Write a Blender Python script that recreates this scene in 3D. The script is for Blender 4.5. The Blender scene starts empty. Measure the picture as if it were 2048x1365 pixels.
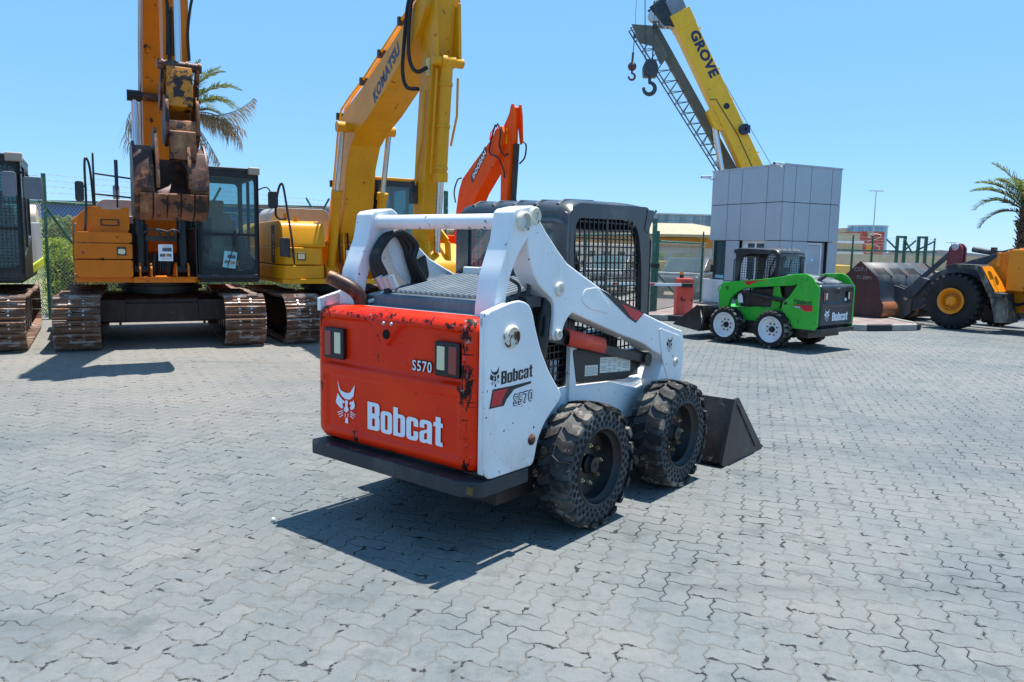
import bpy, bmesh, math, random
from math import sin, cos, pi, radians, sqrt, atan2
from mathutils import Vector, Matrix
random.seed(7)
S = bpy.context.scene
COL = S.collection
# ------------------------------------------------------------ camera, sky, sun, exposure
cd = bpy.data.cameras.new("camera"); cam = bpy.data.objects.new("camera", cd); COL.objects.link(cam)
P_, R_ = .1207, .0207
fw = Vector((0, cos(P_), -sin(P_))); r0 = Vector((1, 0, 0)); u0 = r0.cross(fw)
rt = r0 * cos(R_) + u0 * sin(R_); up = u0 * cos(R_) - r0 * sin(R_)
cam.matrix_world = Matrix(((rt.x, up.x, -fw.x, 0), (rt.y, up.y, -fw.y, 0), (rt.z, up.z, -fw.z, 1.696), (0, 0, 0, 1)))
cd.sensor_width = 36; cd.lens = 36 * 1543.4 / 2048; cd.clip_end = 4000; cd.clip_start = .05
S.camera = cam
SUN_EL, SUN_AZ = 75.3, 38.8
W = bpy.data.worlds.new("World"); S.world = W; W.use_nodes = True
nt = W.node_tree; bg = nt.nodes["Background"]; sky = nt.nodes.new("ShaderNodeTexSky")
sky.sky_type = 'NISHITA'; sky.sun_disc = False; sky.sun_elevation = radians(SUN_EL); sky.sun_rotation = radians(SUN_AZ)
sky.air_density = .8; sky.dust_density = .1; sky.ozone_density = 4; sky.altitude = 0
mx_ = nt.nodes.new("ShaderNodeVectorMath"); mx_.operation = 'MULTIPLY_ADD'; mx_.inputs[1].default_value = (.50, .50, .50); mx_.inputs[2].default_value = (1.1, 3.0, 5.4)
nt.links.new(sky.outputs[0], mx_.inputs[0]); nt.links.new(mx_.outputs[0], bg.inputs[0]); bg.inputs[1].default_value = .085
ld = bpy.data.lights.new("sun", 'SUN'); sun = bpy.data.objects.new("sun", ld); COL.objects.link(sun)
ld.energy = 4.95; ld.angle = radians(.5); ld.color = (1, .955, .88)
sd = Vector((-sin(radians(SUN_AZ)) * cos(radians(SUN_EL)), -cos(radians(SUN_AZ)) * cos(radians(SUN_EL)), -sin(radians(SUN_EL))))
sun.rotation_euler = sd.to_track_quat('-Z', 'Y').to_euler(); sun.location = (10, 12, 40)
S.view_settings.view_transform = 'Standard'; S.view_settings.look = 'None'
S.view_settings.exposure = .68; S.view_settings.gamma = 1
S.render.engine = 'CYCLES'

# ------------------------------------------------------------ node helpers
class X:
    T = None
    def __init__(s, k): s.k = k
    def _m(op, *a, clamp=False):
        n = X.T.nodes.new("ShaderNodeMath"); n.operation = op; n.use_clamp = clamp
        for i, v in enumerate(a):
            if isinstance(v, X): X.T.links.new(v.k, n.inputs[i])
            else: n.inputs[i].default_value = float(v)
        return X(n.outputs[0])
    def __add__(s, o): return X._m('ADD', s, o)
    __radd__ = __add__
    def __mul__(s, o): return X._m('MULTIPLY', s, o)
    __rmul__ = __mul__
    def __sub__(s, o): return X._m('SUBTRACT', s, o)
    def __rsub__(s, o): return X._m('SUBTRACT', o, s)
    def __truediv__(s, o): return X._m('DIVIDE', s, o)
    def abs(s): return X._m('ABSOLUTE', s)
    def floor(s): return X._m('FLOOR', s)
    def lt(s, v): return X._m('LESS_THAN', s, v)
    def gt(s, v): return X._m('GREATER_THAN', s, v)
    def min(s, o): return X._m('MINIMUM', s, o)
    def max(s, o): return X._m('MAXIMUM', s, o)
    def mod(s, v): return X._m('FLOORED_MODULO', s, v)
    def step(s, a, b):
        n = X.T.nodes.new("ShaderNodeMapRange"); n.interpolation_type = 'SMOOTHSTEP'
        X.T.links.new(s.k, n.inputs[0]); n.inputs[1].default_value = a; n.inputs[2].default_value = b
        return X(n.outputs[0])
def newmat(name):
    m = bpy.data.materials.new(name); m.use_nodes = True; X.T = m.node_tree
    return m, m.node_tree, m.node_tree.nodes["Principled BSDF"]
def coord(sc=(1, 1, 1), kind='Object'):
    t = X.T; c = t.nodes.new("ShaderNodeTexCoord"); mp = t.nodes.new("ShaderNodeMapping")
    if not isinstance(sc, (tuple, list)): sc = (sc,) * 3
    mp.inputs['Scale'].default_value = sc
    t.links.new(c.outputs[kind], mp.inputs[0]); return mp.outputs[0]
def noise(sc, detail=4, rough=.55, co=None, dist=0, vec=(1, 1, 1)):
    n = X.T.nodes.new("ShaderNodeTexNoise"); n.inputs['Scale'].default_value = sc
    n.inputs['Detail'].default_value = detail; n.inputs['Roughness'].default_value = rough; n.inputs['Distortion'].default_value = dist
    X.T.links.new(co if co is not None else coord(vec), n.inputs['Vector']); return X(n.outputs['Fac'])
def mixc(f, a, b):
    n = X.T.nodes.new("ShaderNodeMix"); n.data_type = 'RGBA'
    if isinstance(f, X): X.T.links.new(f.k, n.inputs[0])
    else: n.inputs[0].default_value = f
    for i, v in ((6, a), (7, b)):
        if isinstance(v, X): X.T.links.new(v.k, n.inputs[i])
        else: n.inputs[i].default_value = (*v, 1)[:4]
    return X(n.outputs[2])
def bump(h, strength=.3, dist=.01):
    n = X.T.nodes.new("ShaderNodeBump"); n.inputs['Strength'].default_value = strength; n.inputs['Distance'].default_value = dist
    X.T.links.new(h.k, n.inputs['Height']); return n.outputs[0]
def setc(b, k, v):
    if isinstance(v, X): X.T.links.new(v.k, b.inputs[k])
    elif hasattr(v, 'node'): X.T.links.new(v, b.inputs[k])
    else: b.inputs[k].default_value = (*v, 1) if isinstance(v, tuple) and len(v) == 3 else v
def H(s):  # sRGB hex to linear
    return tuple(((c / 255 + .055) / 1.055) ** 2.4 if c > 10 else c / 3294 for c in bytes.fromhex(s))
def edges(rad=.012):
    t = X.T; bv = t.nodes.new("ShaderNodeBevel"); bv.samples = 4; bv.inputs['Radius'].default_value = rad; g_ = t.nodes.new("ShaderNodeNewGeometry"); d = t.nodes.new("ShaderNodeVectorMath"); d.operation = 'DOT_PRODUCT'
    t.links.new(bv.outputs[0], d.inputs[0]); t.links.new(g_.outputs['Normal'], d.inputs[1]); return (1 - X(d.outputs['Value'])).step(.02, .22)
def paint(name, col, rough=.4, wear=None, amt=0., wsc=6, dirt=None, damt=.3, metal=0, vec=(1, 1, 1), bmp=.05, coat=0, var=.12, edge=0, spec=.5):
    """painted metal: slight tone variation, dust film, chips down to a second colour"""
    m, t, b = newmat(name)
    n1 = noise(1.7, 5, .6); c = mixc(n1.step(.3, .7), tuple(x * (1 - var) for x in col), tuple(min(1, x * (1 + var)) for x in col))
    r = rough
    if dirt:
        n2 = noise(3.2, 8, .7, vec=(1, 1, .45)); c = mixc(n2.step(.45, .8) * damt * 2, c, dirt)
        r = n2 * .3 + (rough - .1)
    if wear:
        n3 = noise(wsc, 9, .72, vec=vec); msk = n3.step(.62 - amt * .2, .645 - amt * .2)
        n4 = noise(wsc * 7, 4, .6, vec=vec); msk2 = (n4.gt(.70 - amt * .08))
        mk = msk.max(msk2 * noise(wsc * .4, 2).gt(.5))
        if edge: mk = mk.max((edges(edge) + (n3 - .5) * 2.2).gt(.80))
        c = mixc(mk, c, wear)
        h = n1 * .4 - mk
    else: h = noise(30, 4)
    setc(b, 'Base Color', c); setc(b, 'Roughness', r); b.inputs['Metallic'].default_value = metal
    b.inputs['Specular IOR Level'].default_value = spec
    if coat: b.inputs['Coat Weight'].default_value = coat; b.inputs['Coat Roughness'].default_value = .15
    setc(b, 'Normal', bump(h, bmp, .004))
    return m
def glass(name, tint, alpha=.35, rough=.03):
    m, t, b = newmat(name); b.inputs['Base Color'].default_value = (*[x * .25 for x in tint], 1)
    b.inputs['Roughness'].default_value = rough; b.inputs['Specular IOR Level'].default_value = .8
    tr = t.nodes.new("ShaderNodeBsdfTransparent"); tr.inputs[0].default_value = (*tint, 1)
    mx = t.nodes.new("ShaderNodeMixShader"); mx.inputs[0].default_value = alpha
    t.links.new(tr.outputs[0], mx.inputs[1]); t.links.new(b.outputs[0], mx.inputs[2])
    t.links.new(mx.outputs[0], t.nodes["Material Output"].inputs[0]); return m

# ------------------------------------------------------------ mesh helpers
class MB:
    def __init__(s): s.v = []; s.f = []; s.m = []
    def add(s, vs, fs, mi=0):
        o = len(s.v); s.v += [tuple(v) for v in vs]; s.f += [tuple(i + o for i in f) for f in fs]; s.m += [mi] * len(fs); return s
    def box(s, x0, x1, y0, y1, z0, z1, mi=0, M=None):
        v = [Vector((x, y, z)) for z in (z0, z1) for y in (y0, y1) for x in (x0, x1)]
        if M: v = [M @ p for p in v]
        return s.add(v, [(0, 2, 3, 1), (4, 5, 7, 6), (0, 1, 5, 4), (2, 6, 7, 3), (0, 4, 6, 2), (1, 3, 7, 5)], mi)
    def beam(s, p0, p1, w, h, mi=0, upv=(0, 0, 1)):
        p0 = Vector(p0); p1 = Vector(p1); d = (p1 - p0).normalized(); sd_ = d.cross(Vector(upv))
        if sd_.length < 1e-4: sd_ = d.cross(Vector((1, 0, 0)))
        sd_.normalize(); u = sd_.cross(d); v = []
        for p in (p0, p1):
            for a, c in ((-1, -1), (1, -1), (1, 1), (-1, 1)): v.append(p + sd_ * a * w / 2 + u * c * h / 2)
        return s.add(v, [(3, 2, 1, 0), (4, 5, 6, 7), (0, 1, 5, 4), (1, 2, 6, 5), (2, 3, 7, 6), (3, 0, 4, 7)], mi)
    def prism(s, pts, ax, a, b, mi=0):
        ar = sum(pts[i][0] * pts[(i + 1) % len(pts)][1] - pts[(i + 1) % len(pts)][0] * pts[i][1] for i in range(len(pts)))
        if ar < 0: pts = pts[::-1]
        if a > b: a, b = b, a
        n = len(pts)
        P = {'x': lambda p, t: (t, p[0], p[1]), 'y': lambda p, t: (p[1], t, p[0]), 'z': lambda p, t: (p[0], p[1], t)}
        if ax == 'y': pts = [(q[1], q[0]) for q in pts][::-1]
        v = [P[ax](p, a) for p in pts] + [P[ax](p, b) for p in pts]
        return s.add(v, [tuple(range(n))[::-1], tuple(range(n, 2 * n))] + [(i, (i + 1) % n, n + (i + 1) % n, n + i) for i in range(n)], mi)
    def ring(s, outer, inner, ax, a, b, mi=0):
        n = len(outer); P = {'x': lambda p, t: (t, p[0], p[1]), 'y': lambda p, t: (p[0], t, p[1]), 'z': lambda p, t: (p[0], p[1], t)}[ax]
        v = [P(p, a) for p in outer] + [P(p, a) for p in inner] + [P(p, b) for p in outer] + [P(p, b) for p in inner]; f = []
        for i in range(n):
            j = (i + 1) % n
            f += [(i, i + n, j + n, j), (i + 2 * n, j + 2 * n, j + 3 * n, i + 3 * n), (i, j, j + 2 * n, i + 2 * n), (i + n, i + 3 * n, j + 3 * n, j + n)]
        return s.add(v, f, mi)
    def tube(s, path, r, seg=8, mi=0, caps=True):
        path = [Vector(p) for p in path]; rs = r if isinstance(r, (list, tuple)) else [r] * len(path); v = []; f = []; u = None
        for i, p in enumerate(path):
            d = (path[min(i + 1, len(path) - 1)] - path[max(i - 1, 0)]).normalized()
            if u is None: u = d.orthogonal().normalized()
            u = (u - d * u.dot(d)).normalized(); w = d.cross(u)
            v += [p + (u * cos(2 * pi * k / seg) + w * sin(2 * pi * k / seg)) * rs[i] for k in range(seg)]
        for i in range(len(path) - 1):
            for k in range(seg): f.append((i * seg + k, i * seg + (k + 1) % seg, (i + 1) * seg + (k + 1) % seg, (i + 1) * seg + k))
        if caps: f += [tuple(range(seg))[::-1], tuple(range((len(path) - 1) * seg, len(path) * seg))]
        return s.add(v, f, mi)
    def cyl(s, p0, p1, r, seg=16, mi=0): return s.tube([p0, p1], r, seg, mi)
    def lathe(s, prof, c, axis, seg=32, mi=0, closed=False):
        c = Vector(c); a = Vector(axis).normalized(); u = a.orthogonal().normalized(); w = a.cross(u); n = len(prof); v = []; f = []
        for k in range(seg):
            d = u * cos(2 * pi * k / seg) + w * sin(2 * pi * k / seg)
            v += [c + d * r + a * h for r, h in prof]
        for k in range(seg):
            k2 = (k + 1) % seg
            for i in range(n if closed else n - 1): j = (i + 1) % n; f.append((k * n + i, k2 * n + i, k2 * n + j, k * n + j))
        return s.add(v, f, mi)
    def ball(s, c, r, seg=12, mi=0, sc=(1, 1, 1)):
        c = Vector(c); v = []; f = []; n = seg // 2
        for i in range(n + 1):
            for k in range(seg):
                t = pi * i / n; p = 2 * pi * k / seg; v.append(c + Vector((r * sin(t) * cos(p) * sc[0], r * sin(t) * sin(p) * sc[1], r * cos(t) * sc[2])))
        for i in range(n):
            for k in range(seg): f.append((i * seg + k, (i + 1) * seg + k, (i + 1) * seg + (k + 1) % seg, i * seg + (k + 1) % seg))
        return s.add(v, f, mi)
    def build(s, name, mats, parent=None, bevel=0, label=None, seg=2, ang=35, fix=True):
        me = bpy.data.meshes.new(name); me.from_pydata(s.v, [], s.f); mats = mats if isinstance(mats, (list, tuple)) else [mats]
        for m in mats: me.materials.append(m)
        if len(mats) > 1: me.polygons.foreach_set('material_index', s.m)
        if fix:
            bm = bmesh.new(); bm.from_mesh(me); bmesh.ops.recalc_face_normals(bm, faces=bm.faces); bm.to_mesh(me); bm.free()
        me.polygons.foreach_set('use_smooth', [True] * len(me.polygons)); me.set_sharp_from_angle(angle=radians(ang)); me.update()
        o = bpy.data.objects.new(name, me); COL.objects.link(o)
        if parent: o.parent = parent
        if bevel:
            b = o.modifiers.new('bevel', 'BEVEL'); b.width = bevel; b.segments = seg; b.limit_method = 'ANGLE'; b.angle_limit = radians(30); b.harden_normals = True
        if label: o['label'] = label
        return o
def rpoly(pts, r, n=5):
    """round the corners of a polygon; r single or per corner"""
    out = []; N = len(pts)
    for i in range(N):
        p = Vector(pts[i]); a = Vector(pts[i - 1]); b = Vector(pts[(i + 1) % N]); rr = r[i] if isinstance(r, (list, tuple)) else r
        da = (a - p); db = (b - p); la = min(rr, da.length * .48); lb = min(rr, db.length * .48); A = p + da.normalized() * la; B = p + db.normalized() * lb
        for k in range(n):
            t = k / (n - 1); out.append(tuple(A * (1 - t) ** 2 + p * 2 * t * (1 - t) + B * t * t))
    return out
def arc(pts, n=8):
    """Catmull-Rom through 3-D points"""
    P = [Vector(p) for p in pts]; P = [P[0] * 2 - P[1]] + P + [P[-1] * 2 - P[-2]]; out = []
    for i in range(1, len(P) - 2):
        for k in range(n):
            t = k / n; a, b, c, d = P[i - 1:i + 3]
            out.append(.5 * ((2 * b) + (c - a) * t + (2 * a - 5 * b + 4 * c - d) * t * t + (3 * b - a - 3 * c + d) * t ** 3))
    out.append(P[-2]); return out
def empty(name, loc, heading, label, cat, group=None, sc=1):
    """Empty at the base; heading = compass angle of local +y from world +y, clockwise"""
    o = bpy.data.objects.new(name, None); COL.objects.link(o); o.location = loc; o.rotation_euler = (0, 0, -heading); o.scale = (sc,) * 3
    o.empty_display_size = .3; tag(o, label, cat, group); return o
def tag(o, label, cat, group=None):
    o['label'] = label; o['category'] = cat
    if group: o['group'] = group
    return o
def struct(o): o['kind'] = 'structure'; return o
def copy_tree(o, parent=None):
    c = o.copy(); COL.objects.link(c)
    if parent: c.parent = parent
    for ch in [x for x in bpy.data.objects if x.parent == o]: copy_tree(ch, c)
    return c
def text(name, body, size, mat, parent, org, right, upv, xs=1, bold=0, ext=.001, shear=0, label=None, center=False, sp=None):
    cu = bpy.data.curves.new(name, 'FONT'); cu.body = body; cu.size = 1; cu.offset = bold; cu.extrude = 0; cu.shear = shear; cu.resolution_u = 3; cu.space_character = sp or 1.0 + bold * 1.6
    if center: cu.align_x = 'CENTER'
    t = bpy.data.objects.new(name, cu); COL.objects.link(t); bpy.context.view_layer.update()
    me = bpy.data.meshes.new_from_object(t.evaluated_get(bpy.context.evaluated_depsgraph_get())); bpy.data.objects.remove(t)
    R = Vector(right).normalized(); U = Vector(upv).normalized(); N = R.cross(U); h = .729
    for v in me.vertices: v.co = Vector(org) + R * (v.co.x * size / h * xs) + U * (v.co.y * size / h) + N * ext
    me.materials.clear(); me.materials.append(mat); me.name = name
    o = bpy.data.objects.new(name, me); COL.objects.link(o)
    if parent: o.parent = parent
    if label: o['label'] = label
    return o
def script(name, word, w, h, mat, parent, org, right, upv, ext=.001):
    """heavy condensed lower-case lettering drawn as filled outlines, w wide and h (capital) high"""
    def rr(x0, y0, x1, y1, r): return rpoly([(x0, y0), (x1, y0), (x1, y1), (x0, y1)], r, 5)
    G_ = {'B': (.43, [rpoly([(0, 0), (.43, 0), (.43, .47), (.395, .525), (.43, .58), (.43, 1), (0, 1)], [.005, .13, .08, .02, .08, .13, .005], 5), rr(.165, .14, .265, .43, .04), rr(.165, .60, .26, .86, .04)]),
          'o': (.40, [rr(0, -.015, .40, .78, .15), rr(.155, .12, .245, .645, .045)]),
          'b': (.40, [rpoly([(0, 0), (.40, 0), (.40, .78), (.155, .78), (.155, 1), (0, 1)], [.01, .15, .15, .01, .005, .005], 5), rr(.155, .12, .245, .65, .045)]),
          'c': (.39, [rpoly([(0, -.015), (.39, -.015), (.39, .32), (.24, .32), (.24, .12), (.155, .12), (.155, .645), (.24, .645), (.24, .48), (.39, .48), (.39, .78), (0, .78)], [.15, .15, .005, .005, .04, .04, .04, .04, .005, .005, .15, .15], 5)]),
          'a': (.40, [rpoly([(0, -.01), (.20, -.01), (.25, .04), (.25, 0), (.40, 0), (.40, .78), (.01, .78), (.01, .50), (.155, .50), (.155, .65), (.245, .65), (.245, .47), (0, .36)], [.12, .05, .01, .005, .005, .14, .14, .005, .005, .04, .04, .03, .08], 5), rpoly([(.15, .11), (.245, .13), (.245, .37), (.15, .31)], .03, 4)]),
          't': (.29, [rpoly([(.07, 0), (.29, 0), (.29, .13), (.225, .14), (.225, .64), (.29, .64), (.29, .78), (.225, .78), (.225, .97), (.07, .97), (.07, .78), (0, .78), (0, .64), (.07, .64)], [.07, .005, .005, .03] + [.004] * 10, 4)])}
    cu = bpy.data.curves.new(name, 'CURVE'); cu.dimensions = '2D'; cu.fill_mode = 'BOTH'; x = 0; T_ = sum(G_[c][0] + .04 for c in word) - .04
    for c in word:
        for lp in G_[c][1]:
            s = cu.splines.new('POLY'); s.points.add(len(lp) - 1); s.use_cyclic_u = True
            for q, (a, b) in zip(s.points, lp): q.co = ((x + a) / T_ * w, b * h, 0, 1)
        x += G_[c][0] + .04
    t = bpy.data.objects.new(name, cu); COL.objects.link(t); bpy.context.view_layer.update()
    me = bpy.data.meshes.new_from_object(t.evaluated_get(bpy.context.evaluated_depsgraph_get())); bpy.data.objects.remove(t)
    R = Vector(right).normalized(); U = Vector(upv).normalized(); N = R.cross(U)
    for v in me.vertices: v.co = Vector(org) + R * v.co.x + U * v.co.y + N * ext
    me.materials.clear(); me.materials.append(mat); o = bpy.data.objects.new(name, me); COL.objects.link(o); o.parent = parent; return o
def decal(name, polys, mat, parent, org, right, upv, k=1, ext=.001, mats=None, label=None):
    """flat vinyl: polygons given in (u,v)"""
    R = Vector(right).normalized(); U = Vector(upv).normalized(); N = R.cross(U); m = MB(); O = Vector(org)
    for p in polys:
        v = [O + R * (a * k) + U * (b * k) + N * ext for a, b in p]; m.add(v, [tuple(range(len(v)))])
    return m.build(name, mats or mat, parent, fix=False, label=label)

# ------------------------------------------------------------ materials
WHITE = paint('white_paint', H('e3e6e8'), .42, wear=H('2c2320'), amt=.06, wsc=9, dirt=H('b9a88c'), damt=.16, coat=.2, bmp=.08, var=.03)
WHITE_IN = paint('white_paint_dusty', H('d8d2c2'), .6, wear=H('5d3b25'), amt=.3, wsc=7, dirt=H('94795a'), damt=.4, var=.06)
GREEN = paint('green_paint', H('22b02c'), .42, edge=.012, wear=H('0c3a2a'), amt=.04, wsc=9, dirt=H('7fa868'), damt=.28, coat=.15, var=.06)
BLACKP = paint('black_paint', H('15171a'), .42, dirt=H('8d8a84'), damt=.12, coat=.1, var=.15)
BLACK_SAT = paint('black_satin', H('0b0c0f'), .36, dirt=H('77736c'), damt=.07, var=.1)
CABPL = paint('cab_plastic', H('1d232b'), .34, dirt=H('9aa0a6'), damt=.12, coat=.25, var=.12)
RUBBER = paint('rubber', H('101114'), .7, dirt=H('5c5a56'), damt=.12, wsc=12, bmp=.3, var=.2)
TREAD = paint('worn_rubber', H('17181a'), .78, wear=H('80796f'), amt=.35, wsc=5, dirt=H('9b968c'), damt=.3, bmp=.5, var=.2)
STEEL = paint('dark_steel', H('2c3138'), .5, edge=.008, wear=H('6a5a4c'), amt=.05, wsc=5, dirt=H('7a7771'), damt=.2, metal=.25, var=.15)
RUST = paint('rusty_steel', H('6e3c22'), .6, wear=H('221612'), amt=.42, wsc=4, dirt=H('b5865c'), damt=.5, metal=.1, bmp=.4, var=.3)
RUSTD = paint('burnt_rust', H('3c1e16'), .42, edge=.01, wear=H('84502e'), amt=.4, wsc=2.2, dirt=H('8a6a56'), damt=.3, metal=.2, bmp=.3, var=.3)
CHROME = paint('chrome_rod', H('c9ced4'), .16, metal=1, var=.05)
GALV = paint('galvanised', H('b9bec2'), .4, metal=.6, dirt=H('8a8378'), damt=.2)
YEL_K = paint('yellow_paint', H('e09800'), .46, spec=.3, edge=.010, wear=H('7a4810'), amt=-.10, wsc=6, dirt=H('a87a20'), damt=.22, coat=.15, var=.06)
YEL_C = paint('orange_yellow_paint', H('d87200'), .5, spec=.3, edge=.012, wear=H('3c2414'), amt=.06, wsc=5, dirt=H('a0641e'), damt=.25, coat=.1, var=.06)
YEL_W = paint('chipped_orange_paint', H('c97c12'), .5, wear=H('2b1a12'), amt=.55, wsc=6, dirt=H('80502a'), damt=.4, var=.12)
YEL_L = paint('loader_paint', H('e88a04'), .4, wear=H('3c2414'), amt=-.05, wsc=6, dirt=H('c08a3a'), damt=.2, coat=.3, var=.05)
YEL_P = paint('pipe_yellow', H('e8b000'), .45, dirt=H('a88430'), damt=.2)
ORANGE = paint('orange_paint', H('ee5400'), .5, wear=H('4a1c10'), amt=-.08, wsc=6, dirt=H('b3653f'), damt=.1, spec=.15, var=.05)
YEL_G = paint('crane_yellow', H('f0b808'), .38, wear=H('9a5a10'), amt=.0, wsc=5, dirt=H('c08a20'), damt=.15, coat=.2, var=.05)
MAROON = paint('maroon_paint', H('7a2430'), .45, wear=H('3a1418'), amt=.2, wsc=5, dirt=H('a06a66'), damt=.2)
OLIVE = paint('olive_steel', H('5a5a50'), .55, dirt=H('8a8474'), damt=.25)
FENCEG = paint('green_tube', H('1c5a46'), .4, wear=H('a8aa9c'), amt=.05, wsc=7, dirt=H('8fa89a'), damt=.15, coat=.2)
REDV = paint('red_vinyl', H('c8202c'), .35, var=.05); WHV = paint('white_vinyl', H('e8ecf4'), .45, var=.02); BKV = paint('black_vinyl', H('15171b'), .4, var=.05)
NAVYV = paint('navy_vinyl', H('1b2c52'), .45, var=.05); GREYV = paint('grey_vinyl', H('8d949c'), .45, var=.03)
LENS_R = paint('red_lens', H('8a101c'), .15, coat=1, var=.1); LENS_W = paint('clear_lens', H('d8d2ae'), .2, coat=1, var=.05); LENS_O = paint('amber_lens', H('e08a14'), .2, coat=1)
GLASS = glass('window_glass', (.62, .88, .92), .42); GLASS_D = glass('dark_glass', (.35, .62, .68), .55)
GLASS_C = glass('clear_cab_glass', (.80, .93, .95), .16)
MIRG = paint('mirror_back', H('6d7480'), .5, dirt=H('a5a5a0'), damt=.2); SEATM = paint('seat_vinyl', H('2a2c30'), .7)
PAPER = paint('paper', H('e8ecf2'), .7, var=.02); PAPERB = paint('paper_blue', H('8fc9d8'), .6, var=.02); INK = paint('printed_photo', H('3d5872'), .6, wear=H('b98c3a'), amt=.4, wsc=18)
CABLE = paint('hose_rubber', H('141518'), .5, dirt=H('55524c'), damt=.1)
ALUP = paint('alu_panel', H('abb3bb'), .38, metal=.15, dirt=H('8f9aa6'), damt=.1, coat=.1, var=.02, bmp=.01)
GAP = paint('dark_joint', H('20262c'), .8); WHITEF = paint('white_frame', H('dde3e8'), .35); CREAM = paint('cream_wall', H('b3a98e'), .8); 
def red_door_mat():
    m, t, b = newmat('worn_red_paint'); n1 = noise(2, 4)
    c = mixc(n1.step(.3, .7), H('e62600'), H('f23602'))
    co = coord(); sp = t.nodes.new("ShaderNodeSeparateXYZ"); t.links.new(co, sp.inputs[0]); x = X(sp.outputs[0]); z = X(sp.outputs[2])
    edge = (x - .59).abs().step(.10, .0) * .85 ; edge2 = (x + .64).abs().step(.10, .0); low = z.step(.62, .45); topb = (z - 1.285).abs().step(.06, 0)
    w = (edge * 1.0).max(edge2 * .75).max(low * .45).max(topb * .6)
    s1 = noise(7, 9, .8, vec=(1, 1, .45)); s2 = noise(5, 9, .8, vec=(.35, 1, 6)); s3 = noise(4.2, 8, .8, vec=(6, 1, .5)); s4 = noise(55, 4, .6)
    eg = edges(.016); w = w.max(eg * .7); mk = (s1 + w * .17).gt(.64).max((s2 + w * .10).gt(.652)).max((s3 + w * .09).gt(.664)).max((s4 + w * .09).gt(.73))
    c = mixc(mk, c, H('1c100e')); glim = (noise(22, 5) + edge * .06).gt(.66) * mk; c = mixc(glim, c, H('8d8a88'))
    setc(b, 'Base Color', c); setc(b, 'Roughness', mk * .35 + .33); b.inputs['Coat Weight'].default_value = .06; b.inputs['Coat Roughness'].default_value = .25; b.inputs['Specular IOR Level'].default_value = .22
    setc(b, 'Normal', bump(noise(3, 3) * .5 - mk * .15, .25, .01)); return m
REDDOOR = red_door_mat()
def rust_edge_white():
    m, t, b = newmat('white_paint_scuffed'); n1 = noise(2, 4)
    c = mixc(n1.step(.3, .7), H('d9dde2'), H('e9ebec'))
    s1 = noise(9, 9, .75, vec=(1, 1, 1)); s2 = noise(3.3, 9, .82, vec=(1, .5, 5)); s4 = noise(34, 3, .5); big = noise(1.3, 3)
    st = noise(2.6, 6, .7, vec=(1, 2.2, .35)).step(.56, .8); c = mixc(st * .35, c, H('b39c78'))
    c = mixc(s1.step(.655, .70), c, H('9c7a54')); eg = edges(.014); co_ = coord(); sz = t.nodes.new('ShaderNodeSeparateXYZ'); t.links.new(co_, sz.inputs[0]); low = X(sz.outputs[2]).step(.80, .30); c = mixc(low * noise(4, 6, .7).step(.36, .66) * .75, c, H('a3937c')); c = mixc(noise(6, 7, .7, vec=(1, 1.6, .5)).step(.60, .75) * .4, c, H('8f8674')); mk = s1.gt(.685).max(s2.gt(.69)).max(s4.gt(.71) * big.gt(.44)).max((eg + (s1 - .5) * 2.4).gt(.93)); c = mixc((eg * .8 + (n1 - .4)).step(.35, 1.0) * .5, c, H('a58a66'))
    c = mixc(mk, c, H('33231d')); setc(b, 'Base Color', c); setc(b, 'Roughness', mk * .3 + .38); b.inputs['Coat Weight'].default_value = .15
    setc(b, 'Normal', bump(n1 - mk * .3, .15, .006)); return m
WSCUFF = rust_edge_white()

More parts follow.
